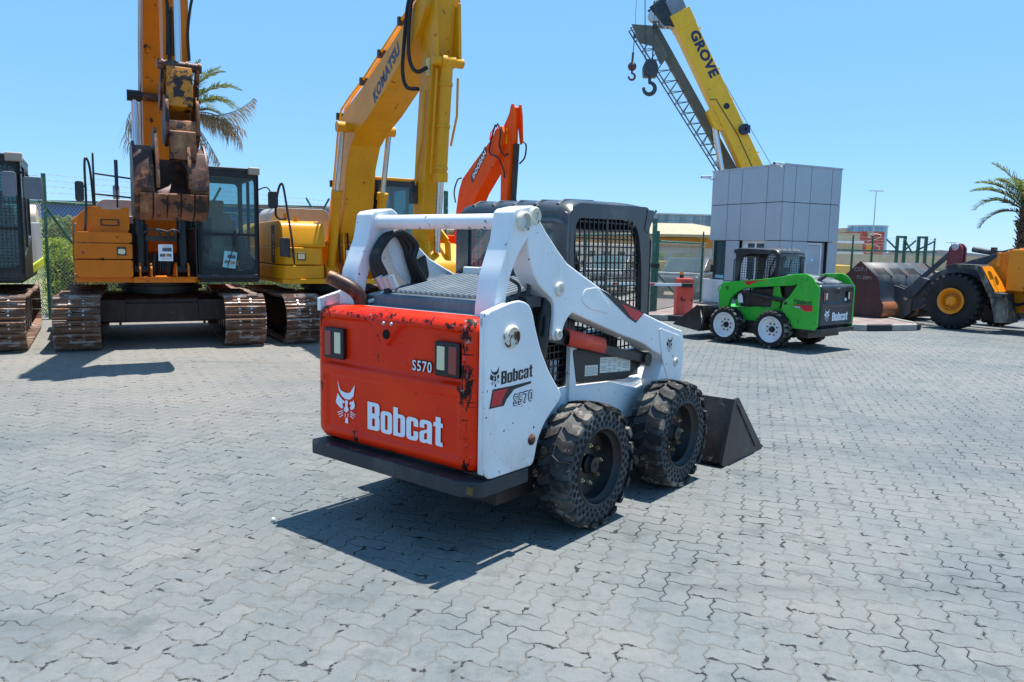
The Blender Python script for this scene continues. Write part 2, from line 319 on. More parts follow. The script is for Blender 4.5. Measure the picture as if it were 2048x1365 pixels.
# ------------------------------------------------------------ ground
def ground_mat():
    m, t, b = newmat('interlocking_pavers'); co = coord(); sp = t.nodes.new("ShaderNodeSeparateXYZ"); t.links.new(co, sp.inputs[0])
    x = X(sp.outputs[0]) - .305; y = X(sp.outputs[1]) - 3.345; th = radians(-17.2); s = .1192
    wob = (noise(1.3, 2) - .5) * .10; wob2 = (noise(1.1, 2, vec=(1.1, 1.07, 1)) - .5) * .10
    a = (x * cos(th) + y * sin(th)) / s + wob; bb = (x * -sin(th) + y * cos(th)) / s + wob2
    def w(t_): f = (t_ - .25).mod(1.0); return ((f - .5).abs() * 4 - 1) * .098
    rough_e = (noise(26, 3) - .5) * .05
    a1 = a + w(bb) + rough_e; b1 = bb - w(a) + rough_e; i = a1.floor(); j = b1.floor(); fa = a1 - i; fb = b1 - j; k = (i + j).mod(4.0)
    def eq(v): return (k - v).abs().lt(.5)
    k0, k1, k2, k3 = eq(0), eq(1), eq(2), eq(3)
    d = (fa + k1).min(1 - fa + k0).min((fb + k3).min(1 - fb + k2))
    cid = t.nodes.new("ShaderNodeCombineXYZ"); t.links.new((i - k1).k, cid.inputs[0]); t.links.new((j - k3).k, cid.inputs[1])
    wn = t.nodes.new("ShaderNodeTexWhiteNoise"); wn.noise_dimensions = '2D'; t.links.new(cid.outputs[0], wn.inputs[0]); rnd = X(wn.outputs[0])
    sep2 = t.nodes.new("ShaderNodeSeparateXYZ"); t.links.new(wn.outputs[1], sep2.inputs[0]); r2 = X(sep2.outputs[1]); r3 = X(sep2.outputs[2])
    big = noise(.22, 5, .6); mid = noise(.9, 6, .65); fine = noise(60, 4, .7); chip = noise(9, 5, .75)
    base = mixc(big.step(.35, .68), H('666d6f'), H('787b7a')); base = mixc(mid.step(.35, .75) * .55, base, H('878480'))
    base = mixc((rnd - .5).abs() * .24, base, H('4c5456')); base = mixc(r2.gt(.8) * .07, base, H('98948e')); g1 = noise(16, 8, .78); base = mixc(g1.step(.50, .70) * .38, base, H('41484a')); base = mixc((1 - g1.step(.32, .46)) * .22, base, H('9b9c9a'))
    base = mixc((fine - .5).abs() * 1.4, base, H('4a5052')); grit = noise(140, 3, .7).gt(.66); base = mixc(grit * .45, base, H('b0aea8')); blot = noise(3.2, 6, .7).step(.52, .66); base = mixc(blot * .42, base, H('4b5254'))
    rx = X(sp.outputs[0]); ry = X(sp.outputs[1]); warm = (ry - 5.0).step(0, 5) * (1.5 - rx).step(0, 5); base = mixc(warm * (noise(.5, 5).step(.3, .7) * .35 + .25), base, H('8f877a')); base = mixc(warm * noise(.9, 6, .65, vec=(.5, 1.4, 1)).step(.60, .72) * .5, base, H('6e5f4c'))
    dust = noise(2.1, 7, .75, vec=(1.8, .8, 1)).step(.62, .76); base = mixc(dust * .35, base, H('acacaa'))
    scuff = noise(5, 6, .8, vec=(4, .7, 1)).step(.66, .74) * noise(.7, 2).step(.42, .58); base = mixc(scuff * .7, base, H('d2d5d8'))
    sand = noise(.55, 5, .6, vec=(1.3, .9, 1)).step(.66, .74) * noise(7, 4).step(.5, .62); base = mixc(sand * .7, base, H('cdb27a'))
    oil = noise(.33, 5, .7, vec=(.8, 1.6, 1)).step(.60, .74); base = mixc(oil * .6, base, H('3c4345')); tyre = noise(.8, 4, .6, vec=(.22, 2.6, 1)).step(.58, .70); base = mixc(tyre * .30, base, H('464c4e'))
    jv = noise(3.1, 3); jw = jv * .038 + .003; jn = d.lt(jw)
    jsand = (noise(1.7, 4) - X(sp.outputs[0]).step(-1.5, 2.0) * .10 + .05).step(.36, .50)
    jcol = mixc(jsand, H('0e1012'), H('8c867c'))
    inner = d.lt(jw * .46); jcol = mixc(inner * .92, jcol, H('15161a'))
    broken = (d * 2.0 - (chip - .54) * 2.6).lt(0) * chip.gt(.54) * noise(2.3, 3).gt(.45)
    c = mixc(jn, base, jcol); c = mixc(broken * .9, c, H('1f2124'))
    setc(b, 'Base Color', c); setc(b, 'Roughness', .86); b.inputs['Specular IOR Level'].default_value = .3
    h = d.step(0, .10) * 1.0 + (fa - .5) * (r2 - .5) * .9 + (fb - .5) * (r3 - .5) * .9 + rnd * .5 + fine * .14 + g1 * .35 + mid * .3 - broken * 1.0
    setc(b, 'Normal', bump(h, .75, .006)); return m
g = MB(); g.add([(-1500, -60, 0), (1500, -60, 0), (1500, 2500, 0), (-1500, 2500, 0)], [(0, 1, 2, 3)])
struct(g.build('ground', ground_mat(), fix=False))
# ------------------------------------------------------------ emblem: wild cat head (u right, v up, about 1 tall)
def cat_polys(m=1):
    A = [(-.42, .98), (-.30, .72), (-.20, .66), (.02, .63), (.18, .66), (.40, .92), (.34, .58), (.22, .48), (.12, .44), (-.06, .44), (-.22, .52), (-.34, .66)]
    B = [(-.40, .58), (-.30, .48), (-.18, .40), (-.08, .36), (-.10, .28), (-.20, .30), (-.14, .16), (-.24, .12), (-.40, .20), (-.50, .28), (-.46, .44)]
    Cc = [(.34, .46), (.28, .40), (.18, .38), (.14, .30), (.24, .30), (.16, .18), (.24, .14), (.36, .20), (.40, .30)]
    D = [(-.06, .40), (.08, .40), (.06, .22), (.12, .12), (.04, .04), (-.06, .04), (-.12, .10), (-.04, .24)]
    Ee = [(-.04, -.16), (-.06, -.30), (.08, -.30), (.08, -.16), (.02, -.12)]
    wk = []
    for y, l in ((.06, .26), (0, .22), (-.07, .16)):
        wk.append([(-.16, y + .02), (-.16, y - .01), (-.16 - l, y - .10), (-.18 - l, y - .085)]); wk.append([(.18, y + .01), (.18, y + .04), (.20 + l * .9, y - .04), (.18 + l * .9, y - .055)])
    wk += [[(-.06, 0), (-.03, 0), (-.04, -.12), (-.07, -.12)], [(.06, 0), (.09, 0), (.08, -.12), (.06, -.12)]]
    return [[(a * m, b) for a, b in p] for p in [A, B, Cc, D, Ee] + wk]

# ------------------------------------------------------------ skid steer wheels
def make_wheel(style):
    """axis along +x (outer face at x=+.135), centre at the origin, R .385"""
    root = bpy.data.objects.new('wheel', None); COL.objects.link(root)
    R = .364 if style == 'solid' else .356; w = .135; m = MB()
    if style == 'solid':
        m.lathe([(.245, .108), (.25, .113), (.334, .113), (R, .095), (R + .004, 0), (R, -.10), (.33, -.125), (.24, -.12), (.235, .07)], (0, 0, 0), (1, 0, 0), 72, 0, True)
        # two staggered rows of round holes in the side wall, their inner shade painted as flat dark discs
        hx = MB()
        for row, (rr, ho, N) in enumerate(((.267, .0150, 34), (.298, .0180, 34), (.329, .0145, 34))):
            for k in range(N):
                th = 2 * pi * (k + .5 * (row % 2)) / N; cx = .1132
                c = Vector((cx, cos(th) * rr, sin(th) * rr)); e1 = Vector((0, cos(th), sin(th))); e2 = Vector((0, -sin(th), cos(th))); n = 8; vs = []
                for q in range(n): a = 2 * pi * q / n; vs.append(c + (e1 * cos(a) + e2 * sin(a)) * ho + Vector((.0012, 0, 0)))
                for q in range(n): a = 2 * pi * q / n; vs.append(c + (e1 * cos(a) * .86 + e2 * sin(a) * .86) * ho + Vector((.0010, 0, 0)))
                hx.add(vs, [(q, (q + 1) % n, n + (q + 1) % n, n + q) for q in range(n)], 1); hx.add(vs[n:], [tuple(range(n))], 0)
    else:
        m.lathe([(.262, .105), (.30, .125), (.335, .125), (R, .10), (R + .004, 0), (R, -.10), (.33, -.125), (.25, -.12), (.245, .09)], (0, 0, 0), (1, 0, 0), 64, 0, True)
    tread = MB(); N = 20; rt_ = .386
    for k in range(N):
        for sgn in (1, -1):
            th0 = 2 * pi * (k + (.5 if sgn < 0 else 0)) / N
            tp = [(sgn * .128, -.030), (sgn * .128, .030), (sgn * .066, .026), (sgn * .004, -.012), (sgn * .004, -.05), (sgn * .058, -.028)]
            vs = []
            for lay, (rr, sh) in enumerate(((R - .02, 1.25), (rt_ - .012, 1.16), (rt_, 1.05))):
                for (x, tt) in tp:
                    r = rr - (.016 if abs(x) > .1 and lay else 0); a = th0 + tt * sh / R * 1.05; vs.append((x * (1 if lay < 2 else .97), r * cos(a), r * sin(a)))
            n = 6; fs = [tuple(range(12, 18))] + [(a, (a + 1) % n, n + (a + 1) % n, n + a) for a in range(n)] + [(n + a, n + (a + 1) % n, 2 * n + (a + 1) % n, 2 * n + a) for a in range(n)]
            tread.add(vs, fs, 0)
            # shoulder leg of the lug running down the side wall
            vs = []
            for (r, x) in ((R - .016, .104), (R - .002, .112), (rt_ - .016, .122)):
                for tt in (-.028, .028):
                    a = th0 + tt / R; vs.append((sgn * (x + .008), r * cos(a), r * sin(a))); vs.append((sgn * (x - .03), r * cos(a), r * sin(a)))
            tread.add(vs, [(0, 4, 6, 2), (4, 8, 10, 6), (0, 1, 5, 4), (4, 5, 9, 8), (2, 6, 7, 3), (6, 10, 11, 7), (8, 9, 11, 10), (0, 2, 3, 1)], 0)
    m.v and m.add([], [])
    ty = m.build('tyre', RUBBER if style != 'solid' else paint('solid_rubber', H('3a3e43'), .66, dirt=H('85827b'), damt=.32, bmp=.3, var=.2), root)
    tr = tread.build('tread', TREAD, root, ang=25)
    if style == 'solid': hx.build('hole_patch', [paint('hole_shade', H('060708'), .9), RUBBER], root, label='rows of flat discs painted dark for the shade in side wall holes', ang=20, fix=False)['kind'] = 'stuff'
    rm = MB(); RM = BLACK_SAT if style == 'solid' else paint('white_rim', H('dcdfe4'), .45, dirt=H('8a857c'), damt=.2)
    if style == 'solid': rm.lathe([(.248, .06), (.248, .116), (.240, .121), (.230, .116), (.222, .09), (.205, .075), (.198, .04), (.19, .018), (.10, .010), (.085, .016), (.0, .016)], (0, 0, 0), (1, 0, 0), 56, 0)
    else: rm.lathe([(.262, .08), (.266, .118), (.256, .124), (.246, .116), (.236, .08), (.222, .045), (.205, .03), (.10, .018), (.085, .025), (0, .025)], (0, 0, 0), (1, 0, 0), 56, 0)
    rim = rm.build('rim', RM, root)
    hb = MB(); o0 = .016 if style == 'solid' else .025
    hb.lathe([(.062, o0 - .01), (.062, o0 + .02), (.05, o0 + .035), (.046, o0 + .055), (.02, o0 + .06), (0, o0 + .045)], (0, 0, 0), (1, 0, 0), 24); hb.build('hub', BLACK_SAT, rim)
    nm = MB(); NM = paint('worn_nut', H('8a7350'), .4, wear=H('c8bc9a'), amt=.5, metal=.5) if style == 'solid' else BLACK_SAT
    for q in range(8):
        a = 2 * pi * q / 8 + .2; c = Vector((o0 - .006, cos(a) * .118, sin(a) * .118)); nm.cyl(c, c + Vector((.028, 0, 0)), .0145, 6); nm.cyl(c + Vector((.026, 0, 0)), c + Vector((.040, 0, 0)), .007, 8)
    nm.build('wheel_nut', NM, rim)['kind'] = 'stuff'
    return root

def skid_steer(style, loc, heading, sc, label, cat, group):
    main = style == 'a'
    r = empty('skid_steer_loader', loc, heading, label, cat, group, sc)
    BP = WSCUFF if main else GREEN; BQ = WHITE if main else GREEN
    # ---- hull
    m = MB(); m.prism([(-.42, .30), (-.45, .82), (.20, .822), (.62, .80), (.95, .745), (1.22, .76), (1.33, .80), (1.42, .62), (1.40, .30), (1.2, .22), (-.3, .22)], 'x', -.47, .47)
    m.prism([(-.42, .28), (-.42, .83), (.2, .815), (.62, .79), (1.0, .70), (1.24, .735), (1.32, .80), (1.40, .62), (1.36, .36), (1.1, .28)], 'x', -.505, -.465); m.prism([(-.42, .28), (-.42, .83), (.2, .815), (.62, .79), (1.0, .70), (1.24, .735), (1.32, .80), (1.40, .62), (1.36, .36), (1.1, .28)], 'x', .465, .505)
    m.build('hull', BP, r, .01)
    m = MB(); m.box(-.46, .46, -.88, -.05, .45, 1.28); m.box(-.60, .60, -.7, 1.3, .26, .5); m.build('engine_bay', BLACK_SAT, r)
    for y in (0, 1.10): m = MB(); m.cyl((-.72, y, .385), (.72, y, .385), .07, 20); m.build('axle', BLACK_SAT, r)
    # ---- side panels (rear uprights)
    pan = [(-.90, .475), (-.935, .52), (-.935, 1.363), (-.745, 1.408), (-.66, 1.416), (-.58, 1.393), (-.542, 1.331), (-.521, 1.261), (-.465, 1.13), (-.378, .993), (-.295, .901), (-.242, .84), (-.30, .79), (-.40, .715), (-.47, .62), (-.51, .475)] if main else \
          [(-.90, .44), (-.93, .50), (-.93, 1.28), (-.88, 1.33), (-.78, 1.47), (-.66, 1.53), (-.55, 1.53), (-.48, 1.46), (-.46, 1.30), (-.30, 1.06), (-.17, .95), (-.15, .80), (-.26, .68), (-.36, .58), (-.41, .44)]
    for s in (1, -1):
        m = MB(); q_ = .69 if s > 0 or not main else .668
        m.prism(rpoly(pan if s > 0 or not main else [(max(y, -.875), z) for y, z in pan], .03 if s > 0 or not main else .005, 3), 'x', s * q_, s * (q_ + .022))
        if s > 0 or not main: m.box(s * .655, s * .70, -.93, -.86, .5, 1.34 if main else 1.25)
        if main: m.prism([(-.93, 1.28), (-.93, 1.36), (-.745, 1.405), (-.70, 1.36)], 'x', s * .655, s * .69)
        sp_ = m.build('side_panel', BP, r, .009)
        if main:
            m = MB(); c = (s * .712, -.735, 1.225); m.lathe([(.062, 0), (.062, .012), (.052, .022), (.046, .02), (.044, .012), (.0, .012)], c, (s, 0, 0), 24); m.build('pivot_cap', WHITE_IN, sp_)
            m = MB(); c = (s * .712, -.535, .628); m.lathe([(.032, 0), (.032, .006), (.018, .016), (0, .016)], c, (s, 0, 0), 16); m.build('bolt', RUST, sp_)
        else:
            m = MB(); m.lathe([(.05, 0), (.05, .02), (.03, .028), (0, .028)], (s * .712, -.62, 1.44), (s, 0, 0), 20); m.build('pivot_cap', GREEN, sp_)
            m = MB(); m.lathe([(.03, 0), (.03, .02), (0, .02)], (s * .712, -.24, .93), (s, 0, 0), 16); m.build('bolt', BLACK_SAT, sp_)
    # ---- rear door: height field with the pressed recesses
    X0, Z0, Z1 = (.668 if main else .655), .488, 1.325; nx, nz = 150, 100; vs = []; rr_ = .085
    def sst(a, b, t): t = min(1, max(0, (t - a) / (b - a))); return t * t * (3 - 2 * t)
    for jz in range(nz + 1):
        t = jz / nz; z = Z0 + (Z1 - Z0) * t; e = min(z - Z0, Z1 - z); hw = X0 - rr_ + sqrt(max(0, rr_ ** 2 - max(0, rr_ - e) ** 2))
        for ix in range(nx + 1):
            sx = ix / nx * 2 - 1; x = hw * sx; de = min(X0 - abs(x), e)
            if X0 - abs(x) < rr_ and e < rr_: de = rr_ - sqrt((rr_ - (X0 - abs(x))) ** 2 + (rr_ - e) ** 2)
            de = max(0, de); q = .078; yy = -.957 + (q - sqrt(max(0, q * q - (q - min(de, q)) ** 2)))
            zt = 1.262 - .125 * math.exp(-((x + .02) / .085) ** 2)
            ins = min(.585 - abs(x + .01), z - .955, zt - z); yy += .030 * sst(-.004, .026, ins) * (1 if de > .02 else 0)
            ins2 = min(.555 - abs(x), z - .565, .905 - z); yy += .012 * sst(-.002, .014, ins2)
            vs.append((x - (.014 if main else 0), yy, z))
    W_ = nx + 1; fs = [(a * W_ + b_, a * W_ + b_ + 1, (a + 1) * W_ + b_ + 1, (a + 1) * W_ + b_) for a in range(nz) for b_ in range(nx)]
    m = MB(); m.add(vs, fs)
    rim = [a for a in range(W_)] + [a * W_ + nx for a in range(1, nz + 1)] + [nz * W_ + a for a in range(nx - 1, -1, -1)] + [a * W_ for a in range(nz - 1, 0, -1)]
    top = [(vs[a][0], -.80 if vs[a][2] > 1.2 else -.86, vs[a][2]) for a in rim]; n = len(rim); o = len(m.v)
    m.v += top; m.f += [(rim[a], rim[(a + 1) % n], o + (a + 1) % n, o + a) for a in range(n)]; m.m += [0] * n
    door = m.build('tailgate', REDDOOR if main else paint('tailgate_black', H('20242b'), .4, dirt=H('8b8f96'), damt=.12, coat=.3), r, ang=60, label='worn red tailgate' if main else 'black tailgate')
    yb = -.9375
    for s in (-1, 1):
        cx = s * .475 + (-.02 if s < 0 else -.02); m = MB(); m.box(cx - .092, cx + .092, -.962, -.93, 1.0, 1.19)
        tl = m.build('tail_light', BLACK_SAT, door, .01)
        m = MB(); x0 = cx + s * .018; x1 = cx + s * .076; m.box(min(x0, x1), max(x0, x1), -.968, -.955, 1.02, 1.17); m.build('lens', LENS_R, tl, .006, label='dark red lens')
        m = MB(); x0 = cx - s * .012; x1 = cx - s * .07; m.box(min(x0, x1), max(x0, x1), -.966, -.955, 1.035, 1.165); m.build('lens', LENS_W, tl, .006, label='clear lens')
    m = MB(); m.lathe([(.0, .003), (.024, .003), (.026, .006), (.028, .0)], (-.02, -.9575, 1.19), (0, -1, 0), 24); m.build('latch_hole', paint('hole_black', H('050505'), .9), door)
    for x in (-.045, .02): m = MB(); m.lathe([(.011, 0), (.008, .006), (0, .007)], (x, -.957, 1.252), (0, -1, 0), 12); m.build('bolt', GALV, door)
    VV = WHV
    script('lettering', 'Bobcat', .615, .165, VV, door, (-.19, -.951, .612), (1, 0, 0), (0, 0, 1))
    decal('emblem', cat_polys(), VV, door, (-.385, -.951, .675), (1, 0, 0), (0, 0, 1), k=.20)
    if main:
        text('lettering', 'S570', .060, BKV, door, (.170, -.935, 1.006), (1, 0, 0), (0, 0, 1), xs=.88, bold=.06, sp=1.12); text('lettering', 'S570', .060, WHV, door, (.170, -.935, 1.006), (1, 0, 0), (0, 0, 1), xs=.88, bold=.01, sp=1.12, ext=.003)
    else:
        m = MB(); m.box(.28, .36, -.942, -.9385, 1.0, 1.055); m.build('plate', WHV, door)
    # ---- bumper
    m = MB(); zb0, zb1 = .385, .470
    m.prism([(-.69, -.55), (-.69, -.975), (-.66, -1.0), (.60, -1.015), (.71, -.95), (.71, -.55), (.66, -.55), (.66, -.86), (-.65, -.86), (-.65, -.55)], 'z', zb0, zb1)
    bp = m.build('bumper', STEEL if main else BLACKP, r, .008)
    if main:
        m = MB(); m.box(.640, .674, -.992, -.965, .405, .447, M=None); m.build('lamp', paint('lamp_brown', H('5a4524'), .4), bp)
    # ---- top deck, louvred hood
    m = MB(); m.box(-.66, .66, -.795, -.60, 1.31, 1.322); m.box(-.49, .49, -.60, .05, 1.27, 1.30)
    m.build('deck', paint('deck_grey', H('8f979e'), .5, dirt=H('c0b8a8'), damt=.4) if main else BLACKP, r)
    if main:
        hd = MB(); ya, yc, za, zc = -.70, .02, 1.385, 1.505
        hd.prism([(ya, 1.31), (ya, za), (yc, zc), (yc, 1.31)], 'x', -.50, .50)
        hood = hd.build('hood', paint('hood_dark', H('4d5862'), .42, dirt=H('9fa9ae'), damt=.25, coat=.2), r, .012)
        lv = MB()
        for k in range(19):
            x = -.34 + k * .0445
            lv.add([(x, ya + .1, za + .018), (x + .021, ya + .1, za + .018), (x + .021, yc - .05, zc - .001), (x, yc - .05, zc - .001), (x + .003, ya + .1, za + .032), (x + .018, ya + .1, za + .032), (x + .018, yc - .05, zc + .009), (x + .003, yc - .05, zc + .009)], [(4, 5, 6, 7), (0, 1, 5, 4), (3, 7, 6, 2), (0, 4, 7, 3), (1, 2, 6, 5)])
        lv.build('louvre', paint('louvre_grey', H('7c8890'), .4, dirt=H('b0b5b5'), damt=.3), hood, label='light louvres')
        m = MB(); m.add([(-.34, ya + .09, za + .017), (.50, ya + .09, za + .017), (.50, yc - .04, zc - .0015), (-.34, yc - .04, zc - .0015)], [(0, 1, 2, 3)]); m.build('grille', GAP, hood)
    else:
        hd = MB(); hd.prism([(-.80, 1.30), (-.80, 1.36), (-.55, 1.44), (-.05, 1.50), (-.05, 1.28)], 'x', -.46, .46); hood = hd.build('hood', paint('hood_grey', H('4a5058'), .45, dirt=H('b5b8ba'), damt=.4), r, .03)
    m = MB(); p = [(-.47, -.76, 1.31), (-.475, -.765, 1.36), (-.49, -.79, 1.405), (-.53, -.82, 1.44), (-.60, -.86, 1.475), (-.635, -.88, 1.49)] if main else [(-.30, -.76, 1.33), (-.30, -.76, 1.40), (-.33, -.80, 1.44), (-.40, -.85, 1.47)]
    if not main: p = [(-.30, -.70, 1.33), (-.30, -.70, 1.40), (-.26, -.72, 1.45), (-.20, -.76, 1.50)]
    m.tube(arc(p, 5), .044, 20, caps=False); pp = arc(p, 5); m.tube(pp[::-1], .039, 20, caps=False); d_ = (pp[-1] - pp[-2]).normalized(); m.cyl(pp[-1] - d_ * .05, pp[-1] - d_ * .045, .04, 20)
    m.build('exhaust_pipe', RUSTD if main else BLACKP, r, fix=False)
    # ---- cab
    out = rpoly([(.10, .84), (.155, 1.25), (.105, 1.75), (.155, 1.985), (1.13, 2.005), (1.16, 1.70), (1.16, .90)], [.02, .3, .3, .10, .05, .2, .03], 5)
    inn = rpoly([(.20, 1.0), (.225, 1.30), (.165, 1.70), (.205, 1.895), (.96, 1.905), (1.055, 1.60), (1.075, .98)], [.02, .3, .3, .06, .13, .4, .03], 5)
    cab = None; sides = MB()
    for s in (1, -1): sides.ring(out, inn, 'x', s * .425, s * .475)
    # roof shell
    prof = rpoly([(.075, 1.86), (.135, 1.975), (.24, 2.01), (1.0, 2.03), (1.20, 2.0), (1.21, 1.945)], [.01, .05, .08, .3, .03, .01], 5); nrm = []
    inner_ = [(y * .97 + .015 if y < .6 else y * .985, z - .045) for y, z in prof]; L = len(prof); v = []
    for s in (-1, 1):
        for (dx, dz) in ((.38, 0), (.44, -.012), (.472, -.04), (.476, -.075)):
            v += [(s * dx, y, z + dz * 1.0) for y, z in prof]
    seq = [3, 2, 1, 0, 4, 5, 6, 7]; f = []
    for a in range(7):
        for b_ in range(L - 1): f.append((seq[a] * L + b_, seq[a + 1] * L + b_, seq[a + 1] * L + b_ + 1, seq[a] * L + b_ + 1))
    sides.add(v, f)
    for k in range(5): sides.tube([(-.36 + k * .18, .15, 1.972), (-.36 + k * .18, .22, 2.002), (-.36 + k * .18, .55, 2.013), (-.36 + k * .18, .60, 2.003)], .013, 8)
    sides.prism([(1.07, 1.84), (1.10, 1.985), (1.19, 1.985), (1.198, 1.95), (1.12, 1.82)], 'x', -.479, .479)
    # rear frame
    ro = rpoly([(-.475, .98), (.475, .98), (.475, 1.93), (-.475, 1.93)], .05, 5); ri = rpoly([(-.36, 1.38), (.36, 1.38), (.36, 1.87), (-.36, 1.87)], .06, 5)
    sides.ring(ro, ri, 'y', .10, .135); sides.box(-.45, .45, .14, 1.1, .78, .84)
    cab = sides.build('cab', CABPL if main else paint('cab_plastic_dusty', H('23282f'), .4, dirt=H('a0a4a8'), damt=.2), r, .006, ang=40)
    m = MB(); m.add([(-.37, .118, 1.37), (.37, .118, 1.37), (.37, .118, 1.88), (-.37, .118, 1.88)], [(0, 1, 2, 3)]); m.build('rear_window', GLASS_D if main else GLASS, cab, fix=False)
    for s in (1, -1):
        m = MB(); gx = s * .452; z0, z1 = .99, 1.90
        for k in range(17):
            z = z0 + .02 + k * .054; y0 = .20 if z < 1.3 else .20 - .035 * min(1, (z - 1.3) / .4); y1 = 1.07 if z < 1.6 else 1.06 - .10 * ((z - 1.6) / .3) ** 2; m.box(gx - .004, gx + .004, y0, y1, z - .0045, z + .0045)
        for k in range(16):
            y = .215 + k * .0545; yy0 = y + .01; wd = .0045 if k != 7 else .014; m.beam((gx + .006 * s, yy0, z0), (gx + .006 * s, y - .008, z1), wd * 2, .007, upv=(1, 0, 0))
        m.build('window_grille', BLACK_SAT, cab)
        # lower rear grille
        if main:
            m = MB()
            for k in range(6): y = -.15 + k * .045; m.box(s * .47, s * .478, y, y + .008, .80, 1.10)
            for k in range(7): z = .82 + k * .045; m.box(s * .472, s * .48, -.16, .10, z, z + .008)
            m.build('side_grille', BLACK_SAT, r)
    # inside of the cab
    m = MB(); m.prism(rpoly([(.22, 1.05), (.30, 1.12), (.26, 1.62), (.36, 1.62), (.42, 1.18), (.72, 1.14), (.72, 1.04)], .03, 3), 'x', -.24, .24)
    seat = m.build('seat', SEATM, cab, .02)
    m = MB()
    for s in (-1, 1):
        m.tube(arc([(s * .33, .30, 1.80), (s * .36, .38, 1.60), (s * .36, .40, 1.40), (s * .34, .60, 1.30), (s * .30, .85, 1.32)], 5), .016, 8)
        m.tube(arc([(s * .30, .85, 1.0), (s * .30, .88, 1.25), (s * .28, .92, 1.36)], 4), .018, 8)
        m.box(s * .30 - .05, s * .30 + .05, .45, .95, .95, 1.12)
    m.tube([(-.36, .38, 1.36), (.36, .38, 1.36)], .014, 8); m.build('safety_bar', BLACK_SAT, cab)
    for s in (-1, 1): m = MB(); m.tube([(s * .455, 1.13, 1.78), (s * .455, 1.17, 1.78), (s * .455, 1.195, 1.76), (s * .455, 1.2, 1.2), (s * .455, 1.15, 1.14)], .011, 10); m.build('grab_handle', BLACK_SAT, cab)
    if main:
        for s in (1, -1):
            m = MB(); m.prism(rpoly([(.175, .835), (.80, .79), (1.0, .86), (1.03, .89), (.95, .95), (.51, 1.02), (.12, 1.06)], .03, 3), 'x', s * .505, s * .53); cv = m.build('valve_cover', BLACKP, r, .004)
            R3 = (0, s, 0)
            if s > 0:
                m = MB()
                for (a, c_, w_, h_) in ((.262, .872, .155, .07), (.443, .872, .40, .105)): m.add([(.5315, a, c_), (.5315, a + w_, c_ - w_ * .07), (.5315, a + w_, c_ - w_ * .07 + h_), (.5315, a, c_ + h_)], [(0, 1, 2, 3)])
                st = m.build('instruction_label', paint('label_cream', H('d6d6cc'), .5), cv, fix=False)
                m = MB()
                for k in range(9):
                    for (a, w_) in ((.455, .07), (.54, .045), (.60, .05), (.665, .05), (.735, .09)):
                        if (k * 7 + int(a * 100)) % 5 == 0: continue
                        z = .875 + k * .0105; m.add([(.5325, a, z - (a - .443) * .07), (.5325, a + w_, z - (a - .443 + w_) * .07), (.5325, a + w_, z - (a - .443 + w_) * .07 + .004), (.5325, a, z - (a - .443) * .07 + .004)], [(0, 1, 2, 3)])
                for k in range(6): z = .880 + k * .009; m.add([(.5325, .272, z), (.5325, .405, z - .009), (.5325, .405, z - .006), (.5325, .272, z + .003)], [(0, 1, 2, 3)])
                m.build('print', GREYV, st, fix=False)
            m = MB(); m.box(s * .49, s * .525, .10, .175, .56, 1.10); m.build('upright', WHITE, r, .006)
            m = MB(); m.beam((s * .56, -.205, 1.172), (s * .56, .965, .925), .035, .062, upv=(0, 0, 1)); m.cyl((s * .53, .985, .918), (s * .60, .985, .918), .05, 20); lk = m.build('lift_link', BLACKP, r, .004)
            m = MB(); v = []
            for (y, z) in ((-.03, 1.155), (.39, 1.065)):
                for (dx, dz) in ((.582, -.035), (.600, -.03), (.606, .02), (.600, .048), (.582, .058), (.545, .06)): v.append((s * dx, y, z + dz - .01))
            m.add(v, [(a, a + 1, a + 7, a + 6) for a in range(5)]); o_ = m.build('link_guard', paint('guard_red', H('d8402a'), .4, dirt=H('e08a70'), damt=.1), lk, fix=False); sm = o_.modifiers.new('s', 'SOLIDIFY'); sm.thickness = .006
            m = MB(); m.cyl((s * .57, -.235, 1.40), (s * .57, -.345, .90), .052, 24); m.cyl((s * .57, -.232, 1.415), (s * .57, -.237, 1.39), .058, 24); m.tube([(s * .62, -.30, 1.30), (s * .63, -.315, 1.24), (s * .63, -.33, 1.19)], .018, 10); m.build('lift_cylinder', BLACK_SAT, r)
    # ---- lift arms
    if main:
        ARM = [(-.659, 1.85), (-.655, 1.885), (-.628, 1.904), (-.53, 1.922), (-.474, 1.929), (-.427, 1.901), (-.415, 1.853), (-.339, 1.779), (-.225, 1.682), (-.132, 1.61), (.045, 1.534), (.263, 1.444), (.84, 1.255), (1.007, 1.206), (1.282, 1.129), (1.406, 1.100), (1.434, 1.033), (1.449, .889), (1.40, .60), (1.36, .42), (1.20, .42), (1.10, .60), (1.055, .76), (1.102, .854), (1.139, .90), (1.083, .945), (.968, .985), (.859, 1.035), (.734, 1.076), (.531, 1.13), (.249, 1.215), (-.064, 1.311), (-.109, 1.284), (-.14, 1.248), (-.163, 1.198), (-.187, 1.162), (-.218, 1.152), (-.25, 1.167), (-.264, 1.205), (-.251, 1.314), (-.254, 1.372), (-.286, 1.41), (-.349, 1.448), (-.41, 1.492), (-.459, 1.549), (-.484, 1.604), (-.503, 1.659), (-.523, 1.74), (-.587, 1.672), (-.618, 1.625), (-.659, 1.551), (-.683, 1.485), (-.70, 1.40), (-.715, 1.26), (-.80, 1.26), (-.796, 1.377), (-.77, 1.54), (-.741, 1.605), (-.682, 1.737)]
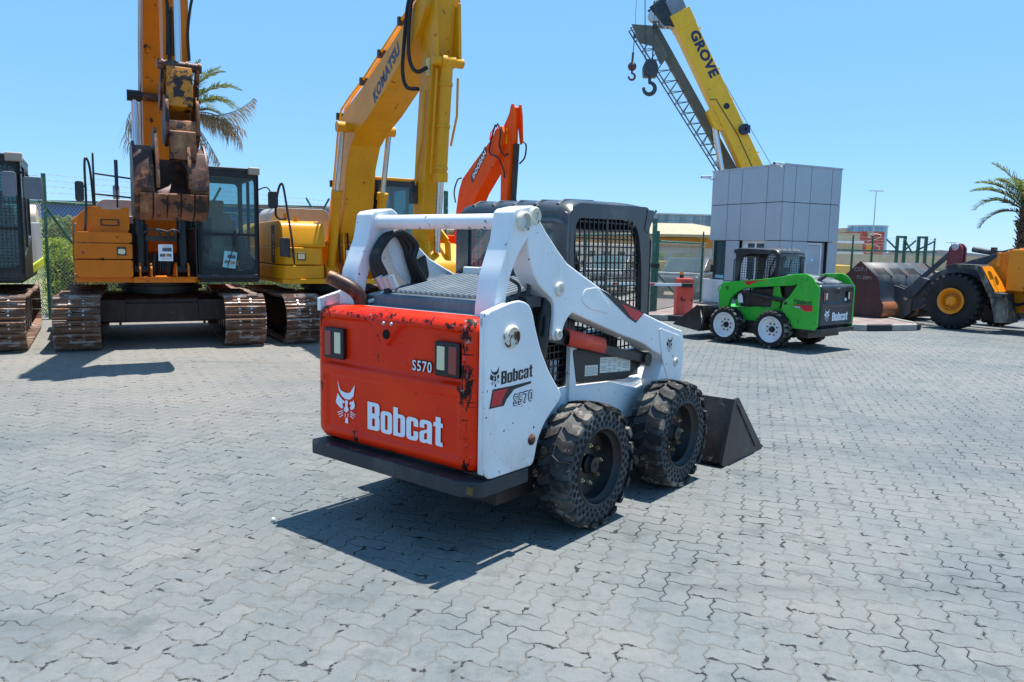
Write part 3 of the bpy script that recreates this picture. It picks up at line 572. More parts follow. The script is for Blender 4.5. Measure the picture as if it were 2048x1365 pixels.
        for s in (1, -1):
            m = MB(); m.prism(ARM, 'x', s * .50, s * .645); am = m.build('lift_arm', WSCUFF, r, .012, seg=3)
            m = MB(); m.prism(rpoly([(.19, 1.46), (.36, 1.33), (.34, 1.28), (.10, 1.33), (.02, 1.38), (.05, 1.45)], .03, 4), 'x', s * .64, s * .6505); m.build('stiffener', WSCUFF, am, .004); m = MB(); m.prism(rpoly([(1.02, 1.15), (1.38, 1.06), (1.40, .80), (1.22, .72), (1.10, .90)], .05, 5), 'x', s * .64, s * .6515); m.build('stiffener', WSCUFF, am, .004)
            for (y, z, q) in ((-.47, 1.872, .05), (-.214, 1.458, .042), (-.216, 1.19, .032), (1.30, .872, .032)):
                m = MB(); m.lathe([(q, .0), (q, .010), (q * .85, .018), (q * .45, .018), (q * .42, .008), (0, .008)], (s * .645, y, z), (s, 0, 0), 24); m.build('pivot_pin', WHITE_IN, am)
            m = MB(); m.lathe([(.052, -.004), (.052, .03), (.045, .034), (.040, .03), (.039, -.12), (0, -.12)], (s * .645, -.577, 1.838), (s, 0, 0), 24); m.build('tube_end', WHITE_IN, am)
            m = MB(); m.box(s * .47, s * .60, 1.33, 1.46, .30, .52); m.build('tilt_bracket', WHITE_IN, r, .01)
            R3 = (0, s, 0)
            decal('stripe', [[(.225, 1.449), (.812, 1.266), (.697, 1.202), (.60, 1.24)]], BKV, am, (s * .6455, 0, 0), (0, s, 0), (0, 0, 1)) if s > 0 else None
            if s > 0:
                decal('stripe', [[(.50, 1.343), (.795, 1.262), (.70, 1.215), (.62, 1.252)]], REDV, am, (.6455, 0, 0), (0, 1, 0), (0, 0, 1), ext=.002, label='red wedge stripe')
                decal('emblem', cat_polys(), BKV, am, (.652, 1.19, .985), (0, 1, -.12), (0, .1, 1), k=.095)
        m = MB(); m.cyl((-.52, -.577, 1.838), (.52, -.577, 1.838), .044, 28); m.cyl((-.51, -.577, 1.838), (-.488, -.577, 1.838), .05, 28); m.cyl((.488, -.577, 1.838), (.51, -.577, 1.838), .05, 28); m.build('cross_tube', WHITE, r)
        m = MB()  # hoses at the left arm
        for k, dx in enumerate((0, .045, .09)):
            x = -.47 + dx * .5
            m.tube(arc([(x, -.30 + k * .02, 1.46), (x, -.36, 1.60), (x - .0, -.40 + k * .03, 1.70), (x, -.47, 1.765 + k * .008), (x, -.58, 1.74), (x, -.665, 1.62), (x + .02, -.66 + k * .02, 1.50), (x + .05, -.62, 1.42), (x + .03, -.64, 1.34)], 6), .022, 12)
        m.build('hydraulic_hose', CABLE, r)
        m = MB()
        for k in range(3): m.cyl((-.43 + k * .03, -.66 + k * .02, 1.50), (-.41 + k * .03, -.625 + k * .015, 1.425), .031, 12)
        m.tube(arc([(-.40, -.62, 1.42), (-.42, -.68, 1.36), (-.47, -.74, 1.33)], 5), .014, 8); m.build('hose_fitting', GALV, r)
        m = MB(); m.prism(rpoly([(-.30, 1.60), (-.20, 1.64), (-.16, 1.50), (-.22, 1.40), (-.33, 1.43)], .02, 3), 'x', -.49, -.475); m.build('bracket', BLACKP, r, .003)
        m = MB(); m.box(-.30, -.12, -.02, .07, 1.50, 1.56); m.cyl((-.13, -.03, 1.535), (-.13, .08, 1.535), .03, 16); m.build('cab_hinge', WHITE, r, .01)
        m = MB(); m.tube(arc([(.55, -.50, 1.40), (.56, -.42, 1.40), (.56, -.40, 1.50), (.50, -.44, 1.56)], 5), .012, 8); m.tube(arc([(.53, -.53, 1.40), (.54, -.47, 1.42), (.54, -.46, 1.48), (.50, -.5, 1.52)], 5), .010, 8); m.box(.52, .60, -.46, -.33, 1.36, 1.42); m.build('pipe', STEEL, r)
    else:
        ARM = [(-.62, 1.53), (-.35, 1.52), (-.06, 1.45), (.3, 1.395), (.8, 1.335), (1.28, 1.285), (1.36, 1.25), (1.42, 1.04), (1.40, .73), (1.38, .50), (1.22, .48), (1.18, .66), (1.165, .79), (1.12, .96), (.98, 1.07), (.79, 1.18), (.4, 1.22), (.1, 1.25), (-.30, 1.28), (-.55, 1.36)]
        for s in (1, -1):
            m = MB(); m.prism(ARM, 'x', s * .52, s * .64); am = m.build('lift_arm', GREEN, r, .012, seg=3)
            m = MB(); m.beam((s * .58, .92, 1.10), (s * .58, -.20, .96), .05, .05); m.cyl((s * .58, .45, 1.04), (s * .58, -.2, .96), .042, 16); m.cyl((s * .55, .95, 1.10), (s * .62, .95, 1.10), .05, 16); m.build('lift_cylinder', BLACKP, r)
            m = MB(); m.prism(rpoly([(.12, .83), (.90, .82), (1.0, .95), (.98, 1.05), (.55, 1.16), (.12, 1.20)], .03, 3), 'x', s * .50, s * .515); m.build('valve_cover', BLACKP, r, .004)
            m = MB(); m.prism([(.02, .78), (.20, .78), (.16, 1.24), (.05, 1.26), (-.05, 1.0)], 'x', s * .50, s * .53); m.build('upright', GREEN, r, .004); m = MB(); m.prism([(.92, .78), (1.05, .78), (1.08, .92), (.98, .94)], 'x', s * .50, s * .53); m.build('bracket', GREEN, r, .004)
            m = MB(); m.prism([(.86, .86), (.98, .86), (1.0, .99), (.94, 1.10), (.88, 1.0)], 'x', s * .54, s * .545); m.build('cover', WHV, r)
            R3 = (0, s, 0)
            if s < 0:
                decal('stripe', [[(-.80, 1.315), (-.22, 1.385), (-.50, 1.325), (-.70, 1.235)]], REDV, am, (-.6405, 0, 0), R3, (0, 0, 1)); decal('emblem', cat_polys(), BKV, am, (-.6405, 1.20, 1.13), R3, (0, 0, 1), k=.10)
                m = MB(); m.tube(arc([(-.60, 1.37, 1.22), (-.60, 1.44, 1.18), (-.60, 1.45, 1.10), (-.60, 1.42, 1.03)], 4), .012, 8); m.build('hose', GREEN, r)
    # side decals
    if main:
        RR = (0, 1, .045); UU = (0, -.045, 1); O = (.7125, 0, 0)
        script('lettering', 'Bobcat', .272, .070, BKV, r, (.7125, -.812, .975), RR, (0, 0, 1))
        decal('emblem', cat_polys(), BKV, r, (.7125, -.86, .995), RR, UU, k=.085)
        decal('stripe', [[(-.905, .858), (-.880, .958), (-.70, .958), (-.55, .963), (-.55, .950), (-.70, .936), (-.765, .888), (-.785, .858)]], BKV, r, O, (0, 1, 0), (0, 0, 1))
        decal('stripe', [[(-.895, .867), (-.873, .948), (-.755, .949), (-.80, .895), (-.81, .867)]], REDV, r, O, (0, 1, 0), (0, 0, 1), ext=.002, label='red block stripe')
        text('lettering', 'S570', .062, BKV, r, (.7125, -.705, .846), RR, (0, 0, 1), xs=.95, bold=.06, sp=1.12); text('lettering', 'S570', .062, WHV, r, (.7125, -.705, .846), RR, (0, 0, 1), xs=.95, bold=-.004, sp=1.12, ext=.003)
    else:
        O = (-.7125, 0, 0); R3 = (0, -1, 0)
        script('lettering', 'Bobcat', .31, .078, BKV, r, (-.7125, -.49, .935), R3, (0, 0, 1))
        decal('emblem', cat_polys(), BKV, r, (-.7125, -.45, .96), R3, (0, 0, 1), k=.09)
        decal('stripe', [[(.42, .915), (.82, .915), (.82, .80), (.64, .80), (.58, .86), (.42, .905)]], REDV, r, O, R3, (0, 0, 1)); decal('stripe', [[(.42, .925), (.82, .925), (.82, .915), (.42, .915)]], BKV, r, O, R3, (0, 0, 1))
        text('lettering', 'S550', .052, NAVYV, r, (-.7125, -.43, .845), R3, (0, 0, 1), xs=.95, bold=.06); text('lettering', 'S550', .046, WHV, r, (-.7125, -.437, .848), R3, (0, 0, 1), xs=1.0, bold=.01, ext=.003)
    # ---- bucket
    zt = .50 if main else .70; yo = 0 if main else -.12; m = MB(); wB = .86 if main else .84
    if main: sidep = [(1.93, .53), (2.02, .53), (2.58, .03), (2.58, .0), (1.80, .0), (1.745, .03)]; back = [(1.93, .53), (1.86, .33), (1.745, .05), (1.78, 0), (2.66, 0), (2.66, .02), (1.83, .03), (1.79, .07), (1.90, .32), (1.965, .52)]
    else: sidep = [(1.74, .74), (1.82, .76), (2.44, .31), (2.42, .27), (1.74, .20), (1.68, .26)]; back = [(1.70, .74), (1.62, .48), (1.66, .24), (1.74, .18), (2.48, .27), (2.48, .29), (1.76, .215), (1.70, .26), (1.67, .47), (1.76, .75)]
    m.prism(back, 'x', -wB + .01, wB - .01)
    bk = m.build('bucket', paint('bucket_dark', H('16181b'), .38, wear=H('5c5f62'), amt=.05, wsc=9, dirt=H('6b6e70'), damt=.12, metal=.2, coat=.2), r, .005)
    for s in (1, -1):
        m = MB(); m.prism(sidep, 'x', s * (wB - .012), s * (wB + .008)); m.beam((s * (wB + .012), sidep[1][0] - .03, sidep[1][1] - .05), (s * (wB + .012), sidep[2][0] - .16, sidep[2][1] + .03), .014, .02) if main else None
        m.build('side_plate', BLACKP, bk, .004)
    m = MB(); ys = 1.50 if main else 1.40
    m.box(-.56, .56, 1.40, 1.50, .30, .36) if main else m.box(-.56, .56, 1.40, 1.50, .5, .58)
    for s in (-1, 1):
        z0 = .05 if main else .24
        m.prism([(1.38, z0 + .25), (1.46, z0 + .50), (1.80, z0 + .46), (1.78, z0 + .40), (1.68, z0 + .08), (1.40, z0 + .02)], 'x', s * .36, s * .50)
    m.box(-.52, .52, 1.68, 1.74, z0 + .1, z0 + .42); m.build('quick_coupler', BLACKP, r, .01)
    # ---- wheels
    w0 = make_wheel('solid' if main else 'white'); first = True
    for (x, y) in ((1, 0), (1, 1.10), (-1, 0), (-1, 1.10)):
        w = w0 if first else copy_tree(w0); first = False
        w.parent = r; w.location = (x * .728, y, .384); w.rotation_euler = ((.4 + x + y * 2.1), 0, 0 if x > 0 else pi)
    return r
skid_steer('a', (-.10, 5.097, 0), .677, 1, 'white skid steer loader with worn red tailgate, black cab and perforated solid tyres', 'skid steer', 'skid steer loaders')
skid_steer('b', (5.16, 14.16, 0), radians(-39.5), .88, 'green skid steer loader with black tailgate and white wheel rims in front of the guardhouse', 'skid steer', 'skid steer loaders')
# ------------------------------------------------------------ excavators
def rotz(m, a, start=0):
    """turn the vertices of a mesh builder about z (house swing)"""
    c, s = cos(a), sin(a); m.v[start:] = [(x * c - y * s, x * s + y * c, z) for x, y, z in m.v[start:]]; return m
def track_loop(Lh, r, zc, n):
    """centre line of a track: points (y,z,tangent angle)"""
    per = 4 * Lh + 2 * pi * r; out = []
    for k in range(n):
        d = per * k / n
        if d < 2 * Lh: y = -Lh + d; z = zc + r + .035 * (-abs(sin(pi * (y + Lh) / Lh)) * .8); t = 0; out.append((y, z, 0)); continue
        d -= 2 * Lh
        if d < pi * r: a = d / r; out.append((Lh + r * sin(a), zc + r * cos(a), -a)); continue
        d -= pi * r
        if d < 2 * Lh: out.append((Lh - d, zc - r, -pi)); continue
        d -= 2 * Lh; a = d / r; out.append((-Lh - r * sin(a), zc - r * cos(a), -pi - a))
    return out
def undercarriage(r, gauge, wid, Lh, n=46, sag=True):
    R = .37; zc = .42; BK = BLACKP
    sh = MB(); pts = track_loop(Lh, R, zc, n); pitch = (4 * Lh + 2 * pi * R) / n
    for (y, z, a) in pts:
        t = Vector((0, cos(a), sin(a))); nn = Vector((0, -sin(a), cos(a))); c = Vector((0, y, z)); hw = pitch * .49
        prof = [(-hw, .0), (-hw, .022), (-hw * .72, .048), (-hw * .5, .024), (-.01, .02), (0, .044), (.016, .022), (hw * .62, .022), (hw * .78, .045), (hw, .02), (hw, .0)]
        v = []
        for x in (-wid / 2, wid / 2): v += [c + Vector((x, 0, 0)) + t * p + nn * q for p, q in prof]
        k = len(prof); sh.add(v, [tuple(range(k)), tuple(range(k, 2 * k))[::-1]] + [(i, (i + 1) % k, k + (i + 1) % k, k + i) for i in range(k)], 0)
        for x in (-.09, .09):
            for p in (-hw * .45, hw * .3): q = c + Vector((x, 0, 0)) + t * p; sh.cyl(q + nn * .02, q + nn * .036, .016, 6, 1)
        v = [c + Vector((x, 0, 0)) + t * p + nn * .0245 for x, p in ((-.055, -hw * .35), (.055, -hw * .35), (.055, -.012), (-.055, -.012))]; sh.add(v, [(0, 1, 2, 3)], 2)
    hole_patch = paint('track_hole', H('0c0a09'), .9)
    TS = paint('track_shoe', H('6a4a38'), .5, wear=H('9c9088'), amt=.42, wsc=3.5, dirt=H('8d6a52'), damt=.45, metal=.3, bmp=.4, var=.35, vec=(1, 3, 3))
    first = None
    fr = MB(); fr.prism([(-Lh, .22), (-Lh, .62), (Lh - .2, .64), (Lh, .5), (Lh, .3), (Lh - .1, .2)], 'x', -.16, .16); fr.prism([(-Lh * .8, .62), (-Lh * .5, .70), (Lh * .5, .70), (Lh * .8, .62)], 'x', -.12, .12)
    wh = []
    sp = MB()
    for k in range(21):
        a = 2 * pi * k / 21; c = Vector((0, -Lh + cos(a) * .33, zc + sin(a) * .33)); sp.box(-.04, .04, -.02, .02, -.03, .03, 0, Matrix.Translation(c) @ Matrix.Rotation(a - pi / 2, 4, 'X'))
    sp.cyl((-.14, -Lh, zc), (.14, -Lh, zc), .30, 24); sp.cyl((-.17, -Lh, zc), (.17, -Lh, zc), .16, 20)
    idl = MB(); idl.lathe([(0, -.09), (.30, -.09), (.30, -.04), (.335, -.035), (.335, .035), (.30, .04), (.30, .09), (0, .09)], (0, Lh, zc), (1, 0, 0), 28); idl.cyl((-.13, Lh, zc), (.13, Lh, zc), .08, 16)
    for s in (1, -1):
        x = s * gauge
        t = sh.build('track', [TS, GALV, hole_patch], r, ang=20) if not first else first.copy()
        if first: COL.objects.link(t); t.parent = r
        first = first or t; t.location = (x, 0, 0)
        f = fr.build('track_frame', RUSTD, r, .01); f.location = (x, 0, 0)
        for nm, b in (('sprocket', sp), ('idler_wheel', idl)): o = b.build(nm, RUSTD, f)
        for k in range(7):
            m = MB(); y = -Lh + .35 + k * (2 * Lh - .7) / 6; m.cyl((-.17, y, .18), (.17, y, .18), .09, 14); m.build('roller', BLACKP, f)
    m = MB(); m.prism(rpoly([(-.75, .45), (-.85, .72), (-.55, .80), (.55, .80), (.85, .74), (.85, .40), (.3, .36)], .05, 3), 'x', -.62, .62)
    for s in (-1, 1): m.prism([(.95, .36), (.95, .72), (.55, .78), (-.55, .78), (-.95, .72), (-.95, .36)], 'x', s * .55, s * (gauge - .1))
    m.box(-.92, .92, .86, .90, .34, .66); m.box(.62, .66, .88, .94, .30, .70); m.box(-.66, -.62, .88, .94, .30, .70)
    m.build('car_body', paint('carbody_brown', H('33241f'), .5, wear=H('5a3a2c'), amt=.2, wsc=3, dirt=H('6a5a50'), damt=.3), r, .015)
    m = MB(); m.cyl((0, 0, .78), (0, 0, 1.02), .62, 40); m.cyl((0, 0, .86), (0, 0, .92), .68, 40); m.build('slew_ring', BLACKP, r)

def box_cab(r, sw, x0, x1, y0, y1, z0, z1, frame, roofm, glassm, guard=False, side_white=False, rake=.0):
    """excavator cab; x0<x1; window frames all round, seat inside"""
    m = MB(); P = .07
    out = rpoly([(x0, z0), (x1, z0), (x1, z1), (x0, z1)], .09, 5); inn = rpoly([(x0 + P, z0 + .16), (x1 - P, z0 + .16), (x1 - P, z1 - .12), (x0 + P, z1 - .12)], .10, 5)
    m.ring(out, inn, 'y', y1 - .05, y1); m.ring(out, inn, 'y', y0, y0 + .06); m.box(x0 + .04, x1 - .04, y1 - .045, y1 - .01, z0 + (z1 - z0) * .40, z0 + (z1 - z0) * .40 + .045)
    for x in (x0 + .0, x1 - .05):
        so = rpoly([(y0, z0), (y1, z0), (y1, z1), (y0, z1)], .06, 5); si = rpoly([(y0 + .10, z0 + .62), (y1 - .09, z0 + .30), (y1 - .09, z1 - .12), (y0 + .10, z1 - .12)], .08, 5); m.ring(so, si, 'x', x, x + .05); m.box(x, x + .05, y0 + .78, y0 + .84, z0 + .1, z1 - .08)
    m.box(x0 + .02, x1 - .02, y0 + .02, y1 - .02, z0 - .04, z0 + .04)
    rotz(m, sw); cab = m.build('cab', frame, r, .008)
    m = MB(); m.box(x0 - .005, x1 + .005, y0 - .02, y1 + .02, z1 - .02, z1 + .035); m.box(x0 + .1, x1 - .1, y0 + .2, y1 - .3, z1 + .03, z1 + .06); rotz(m, sw); m.build('roof', roofm, cab, .02)
    for (nm, b) in (('windscreen', (x0 + .05, x1 - .05, y1 - .03, y1 - .025, z0 + .14, z1 - .1)), ('rear_window', (x0 + .05, x1 - .05, y0 + .03, y0 + .035, z0 + .14, z1 - .1)), ('side_window', (x0 + .02, x0 + .025, y0 + .05, y1 - .05, z0 + .3, z1 - .1)), ('side_window', (x1 - .025, x1 - .02, y0 + .05, y1 - .05, z0 + .3, z1 - .1))):
        m = MB(); m.box(*b); rotz(m, sw); m.build(nm, glassm, cab)
    m = MB(); cx = (x0 + x1) / 2; m.prism(rpoly([(y0 + .25, z0 + .25), (y0 + .85, z0 + .25), (y0 + .85, z0 + .55), (y0 + .45, z0 + .55), (y0 + .32, z0 + 1.12), (y0 + .2, z0 + 1.12)], .05, 3), 'x', cx - .25, cx + .25)
    m.box(cx - .13, cx + .13, y0 + .2, y0 + .3, z0 + 1.13, z0 + 1.35); rotz(m, sw); m.build('seat', SEATM, cab, .03)
    m = MB(); m.box(cx + .22, cx + .4, y0 + .4, y0 + .95, z0 + .3, z0 + .72); m.box(cx - .4, cx - .22, y0 + .4, y0 + .95, z0 + .3, z0 + .72); m.tube([(cx + .3, y0 + .9, z0 + .7), (cx + .3, y0 + .95, z0 + .95)], .02, 8); m.tube([(cx - .3, y0 + .9, z0 + .7), (cx - .3, y0 + .95, z0 + .95)], .02, 8); m.box(x1 - .25, x1 - .12, y1 - .4, y1 - .3, z0 + .5, z0 + 1.0); rotz(m, sw); m.build('controls', BLACKP, cab, .01)
    m = MB(); m.tube([(cx + .05, y1 + .01, z0 + .15), (cx - .0, y1 + .02, z0 + .35), (cx - .09, y1 + .015, z0 + .62)], .008, 6); m.box(cx - .11, cx - .07, y1 + .005, y1 + .015, z0 + .55, z0 + .8); rotz(m, sw); m.build('wiper', BLACKP, cab)
    if guard:
        m = MB()
        for k in range(17): x = x0 + .06 + k * (x1 - x0 - .12) / 16; m.box(x - .003, x + .003, y1 + .03, y1 + .036, z0 + .1, z1 - .08)
        for k in range(34): z = z0 + .1 + k * (z1 - z0 - .18) / 33; m.box(x0 + .05, x1 - .05, y1 + .036, y1 + .042, z - .003, z + .003)
        rotz(m, sw); m.build('window_guard', BLACKP, cab)
    m = MB(); m.box(x0 - .01, x0 + .17, y1 - .02, y1 + .09, z1 - .07, z1 + .05); rotz(m, sw); m.build('work_lamp', paint('lamp_dusty', H('a89c8c'), .5), cab, .02)
    return cab
def mirror(r, sw, p0, p1, c, w=.17, h=.30, mat=None):
    m = MB(); m.tube(arc([p0, p1, (c[0], c[1], c[2] + h * .2)], 4), .011, 8); rotz(m, sw); a = m.build('mirror_arm', BLACKP, r)
    m = MB(); m.prism(rpoly([(c[0] - w / 2, c[2] - h / 2), (c[0] + w / 2, c[2] - h / 2), (c[0] + w / 2, c[2] + h / 2), (c[0] - w / 2, c[2] + h / 2)], .04, 4), 'y', c[1], c[1] + .05)
    m.v = [(x, y, z) for x, y, z in m.v]; rotz(m, sw); m.build('mirror', mat or BLACKP, a, .015)
def stick_bucket(r, sw, mat, lat, prof, wid):
    m = MB(); m.prism(prof, 'x', lat - wid / 2, lat + wid / 2); rotz(m, sw); return m.build('stick', mat, r, .012)
def cylinder(r, sw, p0, p1, split, rb, rr_, bm, rm=None, name='hydraulic_cylinder', eyes=True):
    """barrel from p0 to the split fraction, rod onward to p1"""
    p0 = Vector(p0); p1 = Vector(p1); s = p0.lerp(p1, split); m = MB(); m.cyl(p0, s, rb, 20); d = (p1 - p0).normalized(); m.cyl(s - d * .10, s + d * .03, rb * 1.18, 20)
    if eyes: m.cyl(p0 + Vector((-.09, 0, 0)), p0 + Vector((.09, 0, 0)), rb * 1.1, 14)
    rotz(m, sw); c = m.build(name, bm, r); m = MB(); m.cyl(s, p1, rr_, 16); rotz(m, sw); m.build('rod', rm or CHROME, c)
    if eyes: m = MB(); m.cyl(p1 + Vector((-.10, 0, 0)), p1 + Vector((.10, 0, 0)), rb * 1.05, 16); rotz(m, sw); m.build('rod_eye', bm, c)
    return c
def hose(r, sw, pts, rad, mat=None, name='hydraulic_hose', n=6):
    m = MB(); m.tube(arc(pts, n), rad, 8); rotz(m, sw); return m.build(name, mat or CABLE, r)
def rail(r, sw, paths, rad=.018, mat=None, name='handrail'):
    m = MB()
    for p in paths: m.tube(p, rad, 8)
    rotz(m, sw); return m.build(name, mat or BLACKP, r)

# ---- B : orange-yellow machine with rusty bucket raised toward the camera
B = empty('excavator', (-6.23, 13.65, 0), 2.691, 'orange-yellow tracked excavator holding its rusty bucket in front of its boom', 'excavator', 'excavators parked along the fence')
undercarriage(B, 1.20, .63, 1.55); sw = .050
m = MB(); m.prism(rpoly([(-1.36, -2.0), (-1.30, 1.25), (-.45, 1.45), (-.40, 1.62), (.50, 1.62), (.52, 1.55), (1.30, 1.5), (1.36, -2.0)], .05, 3), 'z', 1.03, 1.11); rotz(m, sw); m.build('platform', YEL_C, B, .01)
m = MB(); y1 = 1.62
m.prism(rpoly([(.50, 1.11), (1.24, 1.11), (1.29, 1.20), (1.29, 1.38), (.50, 1.38)], .04, 4), 'y', .3, y1); m.prism(rpoly([(.50, 1.395), (1.29, 1.395), (1.29, 1.63), (.50, 1.63)], .03, 4), 'y', .3, y1 - .005)
m.prism(rpoly([(.50, 1.64), (1.285, 1.64), (1.27, 1.80), (.50, 1.80)], .05, 4), 'y', .3, y1 - .02)
rotz(m, sw); tb = m.build('tool_box', YEL_C, B, .02)
m = MB(); m.prism(rpoly([(.56, 1.79), (1.27, 1.79), (1.22, 2.05), (1.10, 2.16), (1.07, 2.19), (.92, 2.19), (.89, 2.15), (.64, 2.15), (.62, 2.19), (.52, 2.19), (.52, 1.85)], .03, 4), 'y', .2, y1 - .18); rotz(m, sw); ub = m.build('fuel_tank', YEL_C, B, .02)
m = MB(); m.ring(rpoly([(.66, 1.90), (.92, 1.90), (.92, 2.0), (.66, 2.0)], .02, 3), rpoly([(.68, 1.915), (.90, 1.915), (.90, 1.985), (.68, 1.985)], .015, 3), 'y', y1 - .19, y1 - .168); rotz(m, sw); m.build('handle', BLACKP, ub)
m = MB(); m.box(.585, .715, y1 - .01, y1 + .003, 1.45, 1.58); rotz(m, sw); fl = m.build('lamp_recess', BLACKP, tb, .01); m = MB(); m.prism(rpoly([(.60, 1.47), (.70, 1.47), (.70, 1.55), (.60, 1.55)], .03, 4), 'y', y1, y1 + .012); rotz(m, sw); m.build('headlight', LENS_W, fl)
m = MB(); m.lathe([(.022, 0), (.018, .01), (0, .012)], tuple(Matrix.Rotation(sw, 3, 'Z') @ Vector((1.17, y1 - .005, 1.49))), (-sin(sw), cos(sw), 0), 14); m.build('reflector', LENS_R, tb)
m = MB(); m.prism(rpoly([(-1.32, 1.12), (1.32, 1.12), (1.36, 1.35), (1.34, 2.05), (1.2, 2.15), (-1.2, 2.15), (-1.34, 2.05)], .06, 4), 'y', -2.35, -1.45); rotz(m, sw); m.build('counterweight', YEL_C, B, .05)
m = MB(); m.prism(rpoly([(-1.3, 1.12), (1.3, 1.12), (1.3, 1.95), (.9, 2.1), (-1.3, 2.1)], .05, 3), 'y', -1.45, -.1); m.prism(rpoly([(.28, 2.05), (.98, 2.05), (.95, 2.30), (.85, 2.38), (.38, 2.38), (.28, 2.28)], .06, 4), 'y', -1.6, -.2); rotz(m, sw); m.build('engine_hood', paint('hood_white_dusty', H('b9b7b2'), .55, dirt=H('9a8f80'), damt=.3), B, .02)
m = MB(); m.cyl((.62, -.8, 2.35), (.62, -.8, 2.62), .055, 16); m.ball((.62, -.8, 2.62), .056, 12); rotz(m, sw); m.build('exhaust_stack', MIRG, B)
m = MB(); m.box(.25, .50, .2, 1.2, 1.11, 1.95); m.box(-.45, -.42, -.1, 1.5, 1.1, 1.9); m.box(-.42, .25, -.2, .35, 1.1, 2.1); rotz(m, sw); m.build('centre_frame', BLACKP, B, .01)
m = MB(); m.box(-.42, .48, 1.50, 1.64, 1.095, 1.118); rotz(m, sw); m.build('step_plate', YEL_C, B)
for x in (.40, .24, -.12, -.30):
    m = MB(); m.prism(rpoly([(1.15, 1.11), (1.62, 1.11), (1.62, 1.26), (1.52, 1.34), (1.42, 1.34), (1.2, 1.2)], .03, 3), 'x', x - .014, x + .014); rotz(m, sw); m.build('cylinder_lug', YEL_C, B)
bc_ = box_cab(B, sw, -1.42, -.46, -.15, 1.52, 1.07, 2.86, BLACK_SAT, BLACKP, GLASS_C)
for o_ in bpy.data.objects:
    if o_.parent == bc_ and o_.name.startswith('seat'): o_.data.materials[0] = paint('seat_cover_beige', H('b9ac94'), .6); o_['label'] = 'seat under a pale beige cover'
m = MB(); m.prism([(-.42, 1.10), (-1.38, 1.10), (-1.38, 1.16), (-.42, 1.16)], 'y', 1.5, 1.56); rotz(m, sw); m.build('cab_sill', STEEL, B, .01)
BM = [(.05, 1.35), (-.15, 1.75), (.05, 2.6), (.25, 3.7), (.45, 4.35), (.80, 4.80), (1.6, 5.60), (2.5, 6.35), (3.15, 6.80), (3.30, 6.75), (3.28, 6.55), (2.6, 5.95), (1.8, 5.05), (1.25, 4.2), (1.05, 3.6), (.80, 2.6), (.45, 1.5)]
m = MB(); m.prism(BM, 'x', -.25, .25); m.prism([(3.0, 6.4), (3.0, 6.9), (3.4, 6.9), (3.4, 6.4)], 'x', -.24, .24); rotz(m, sw); bo = m.build('boom', YEL_C, B, .015)
m = MB(); m.tube([(.28, .75, 2.9), (.28, 1.05, 3.9), (.28, 1.55, 4.75), (.28, 2.4, 5.7)], .018, 8); m.tube([(.29, .68, 2.9), (.29, .95, 3.9), (.29, 1.45, 4.8), (.29, 2.3, 5.8)], .018, 8); rotz(m, sw); m.build('steel_pipe', GALV, bo)
m = MB(); m.cyl((-.36, 1.25, 3.92), (.47, 1.25, 3.92), .065, 16); rotz(m, sw); m.build('boom_pin', RUSTD, bo)
for x in (.38, -.24): cylinder(B, sw, (x, 1.42, 1.22), (x, 1.25, 3.92), .56 if x > 0 else .56, .082, .048, BLACK_SAT)
ST = [(3.35, 6.9), (3.05, 6.95), (2.85, 6.4), (2.95, 3.5), (3.05, 3.15), (3.20, 3.15), (3.28, 3.5), (3.50, 5.4), (3.62, 6.5), (3.6, 6.9)]
m = MB(); LT = -.04; m.prism(ST, 'x', LT - .16, LT + .16); rotz(m, sw); st = m.build('stick', YEL_C, B, .012)
cylinder(B, sw, (LT, 3.72, 6.3), (LT, 3.62, 3.99), .42, .075, .042, BLACK_SAT, eyes=False)
m = MB(); m.cyl((LT - .28, 3.62, 3.97), (LT + .26, 3.62, 3.97), .062, 20)
for x in (-.25, -.10, .08, .20): m.cyl((LT + x - .012, 3.62, 3.97), (LT + x + .012, 3.62, 3.97), .075, 20)
rotz(m, sw); m.build('link_pin', RUSTD, B)
m = MB(); m.prism([(3.56, 3.95), (3.70, 3.95), (3.74, 3.8), (3.74, 3.44), (3.60, 3.38), (3.56, 3.6)], 'x', LT - .155, LT + .155); rotz(m, sw); m.build('power_link', YEL_W, B, .012)
for x in (-.23, .20):
    m = MB(); m.prism(rpoly([(3.1, 3.55), (3.25, 3.75), (3.6, 4.02), (3.70, 3.92), (3.42, 3.55), (3.22, 3.42)], .05, 4), 'x', LT + x - .02, LT + x + .02); rotz(m, sw); m.build('side_link', RUST, B)
m = MB(); m.prism(rpoly([(3.60, 3.26), (3.80, 3.26), (3.84, 3.06), (3.66, 3.0)], .03, 3), 'x', LT - .19, LT + .19)
for x in (-.20, .17):
    m.prism(rpoly([(3.1, 3.30), (3.55, 3.62), (3.80, 3.50), (3.86, 3.05), (3.6, 2.92), (3.2, 3.0)], .05, 4), 'x', LT + x - .022, LT + x + .022)
m.prism([(3.74, 3.14), (3.90, 3.10), (3.92, 2.74), (3.76, 2.72)], 'x', LT - .16, LT + .16); rotz(m, sw); m.build('quick_coupler', RUST, B, .012)
bk = MB(); shell = [(3.25, 2.88), (3.62, 2.92), (3.80, 2.84), (3.95, 2.60), (3.99, 2.35), (3.90, 2.12), (3.72, 1.99), (3.40, 1.97), (3.05, 2.08)]
LT = .09
core = [(3.15, 2.80), (3.30, 2.62), (3.42, 2.42), (3.62, 2.30), (3.84, 2.24), (3.93, 2.14), (3.72, 1.99), (3.40, 1.97), (3.05, 2.08)]
for (xa, xb, sh_) in ((-.43, -.21, shell), (-.21, .21, core), (.21, .43, shell)):
    bk.prism(sh_ + [(3.02, 2.2), (3.1, 2.7)], 'x', LT + xa + .02, LT + xb + .02)
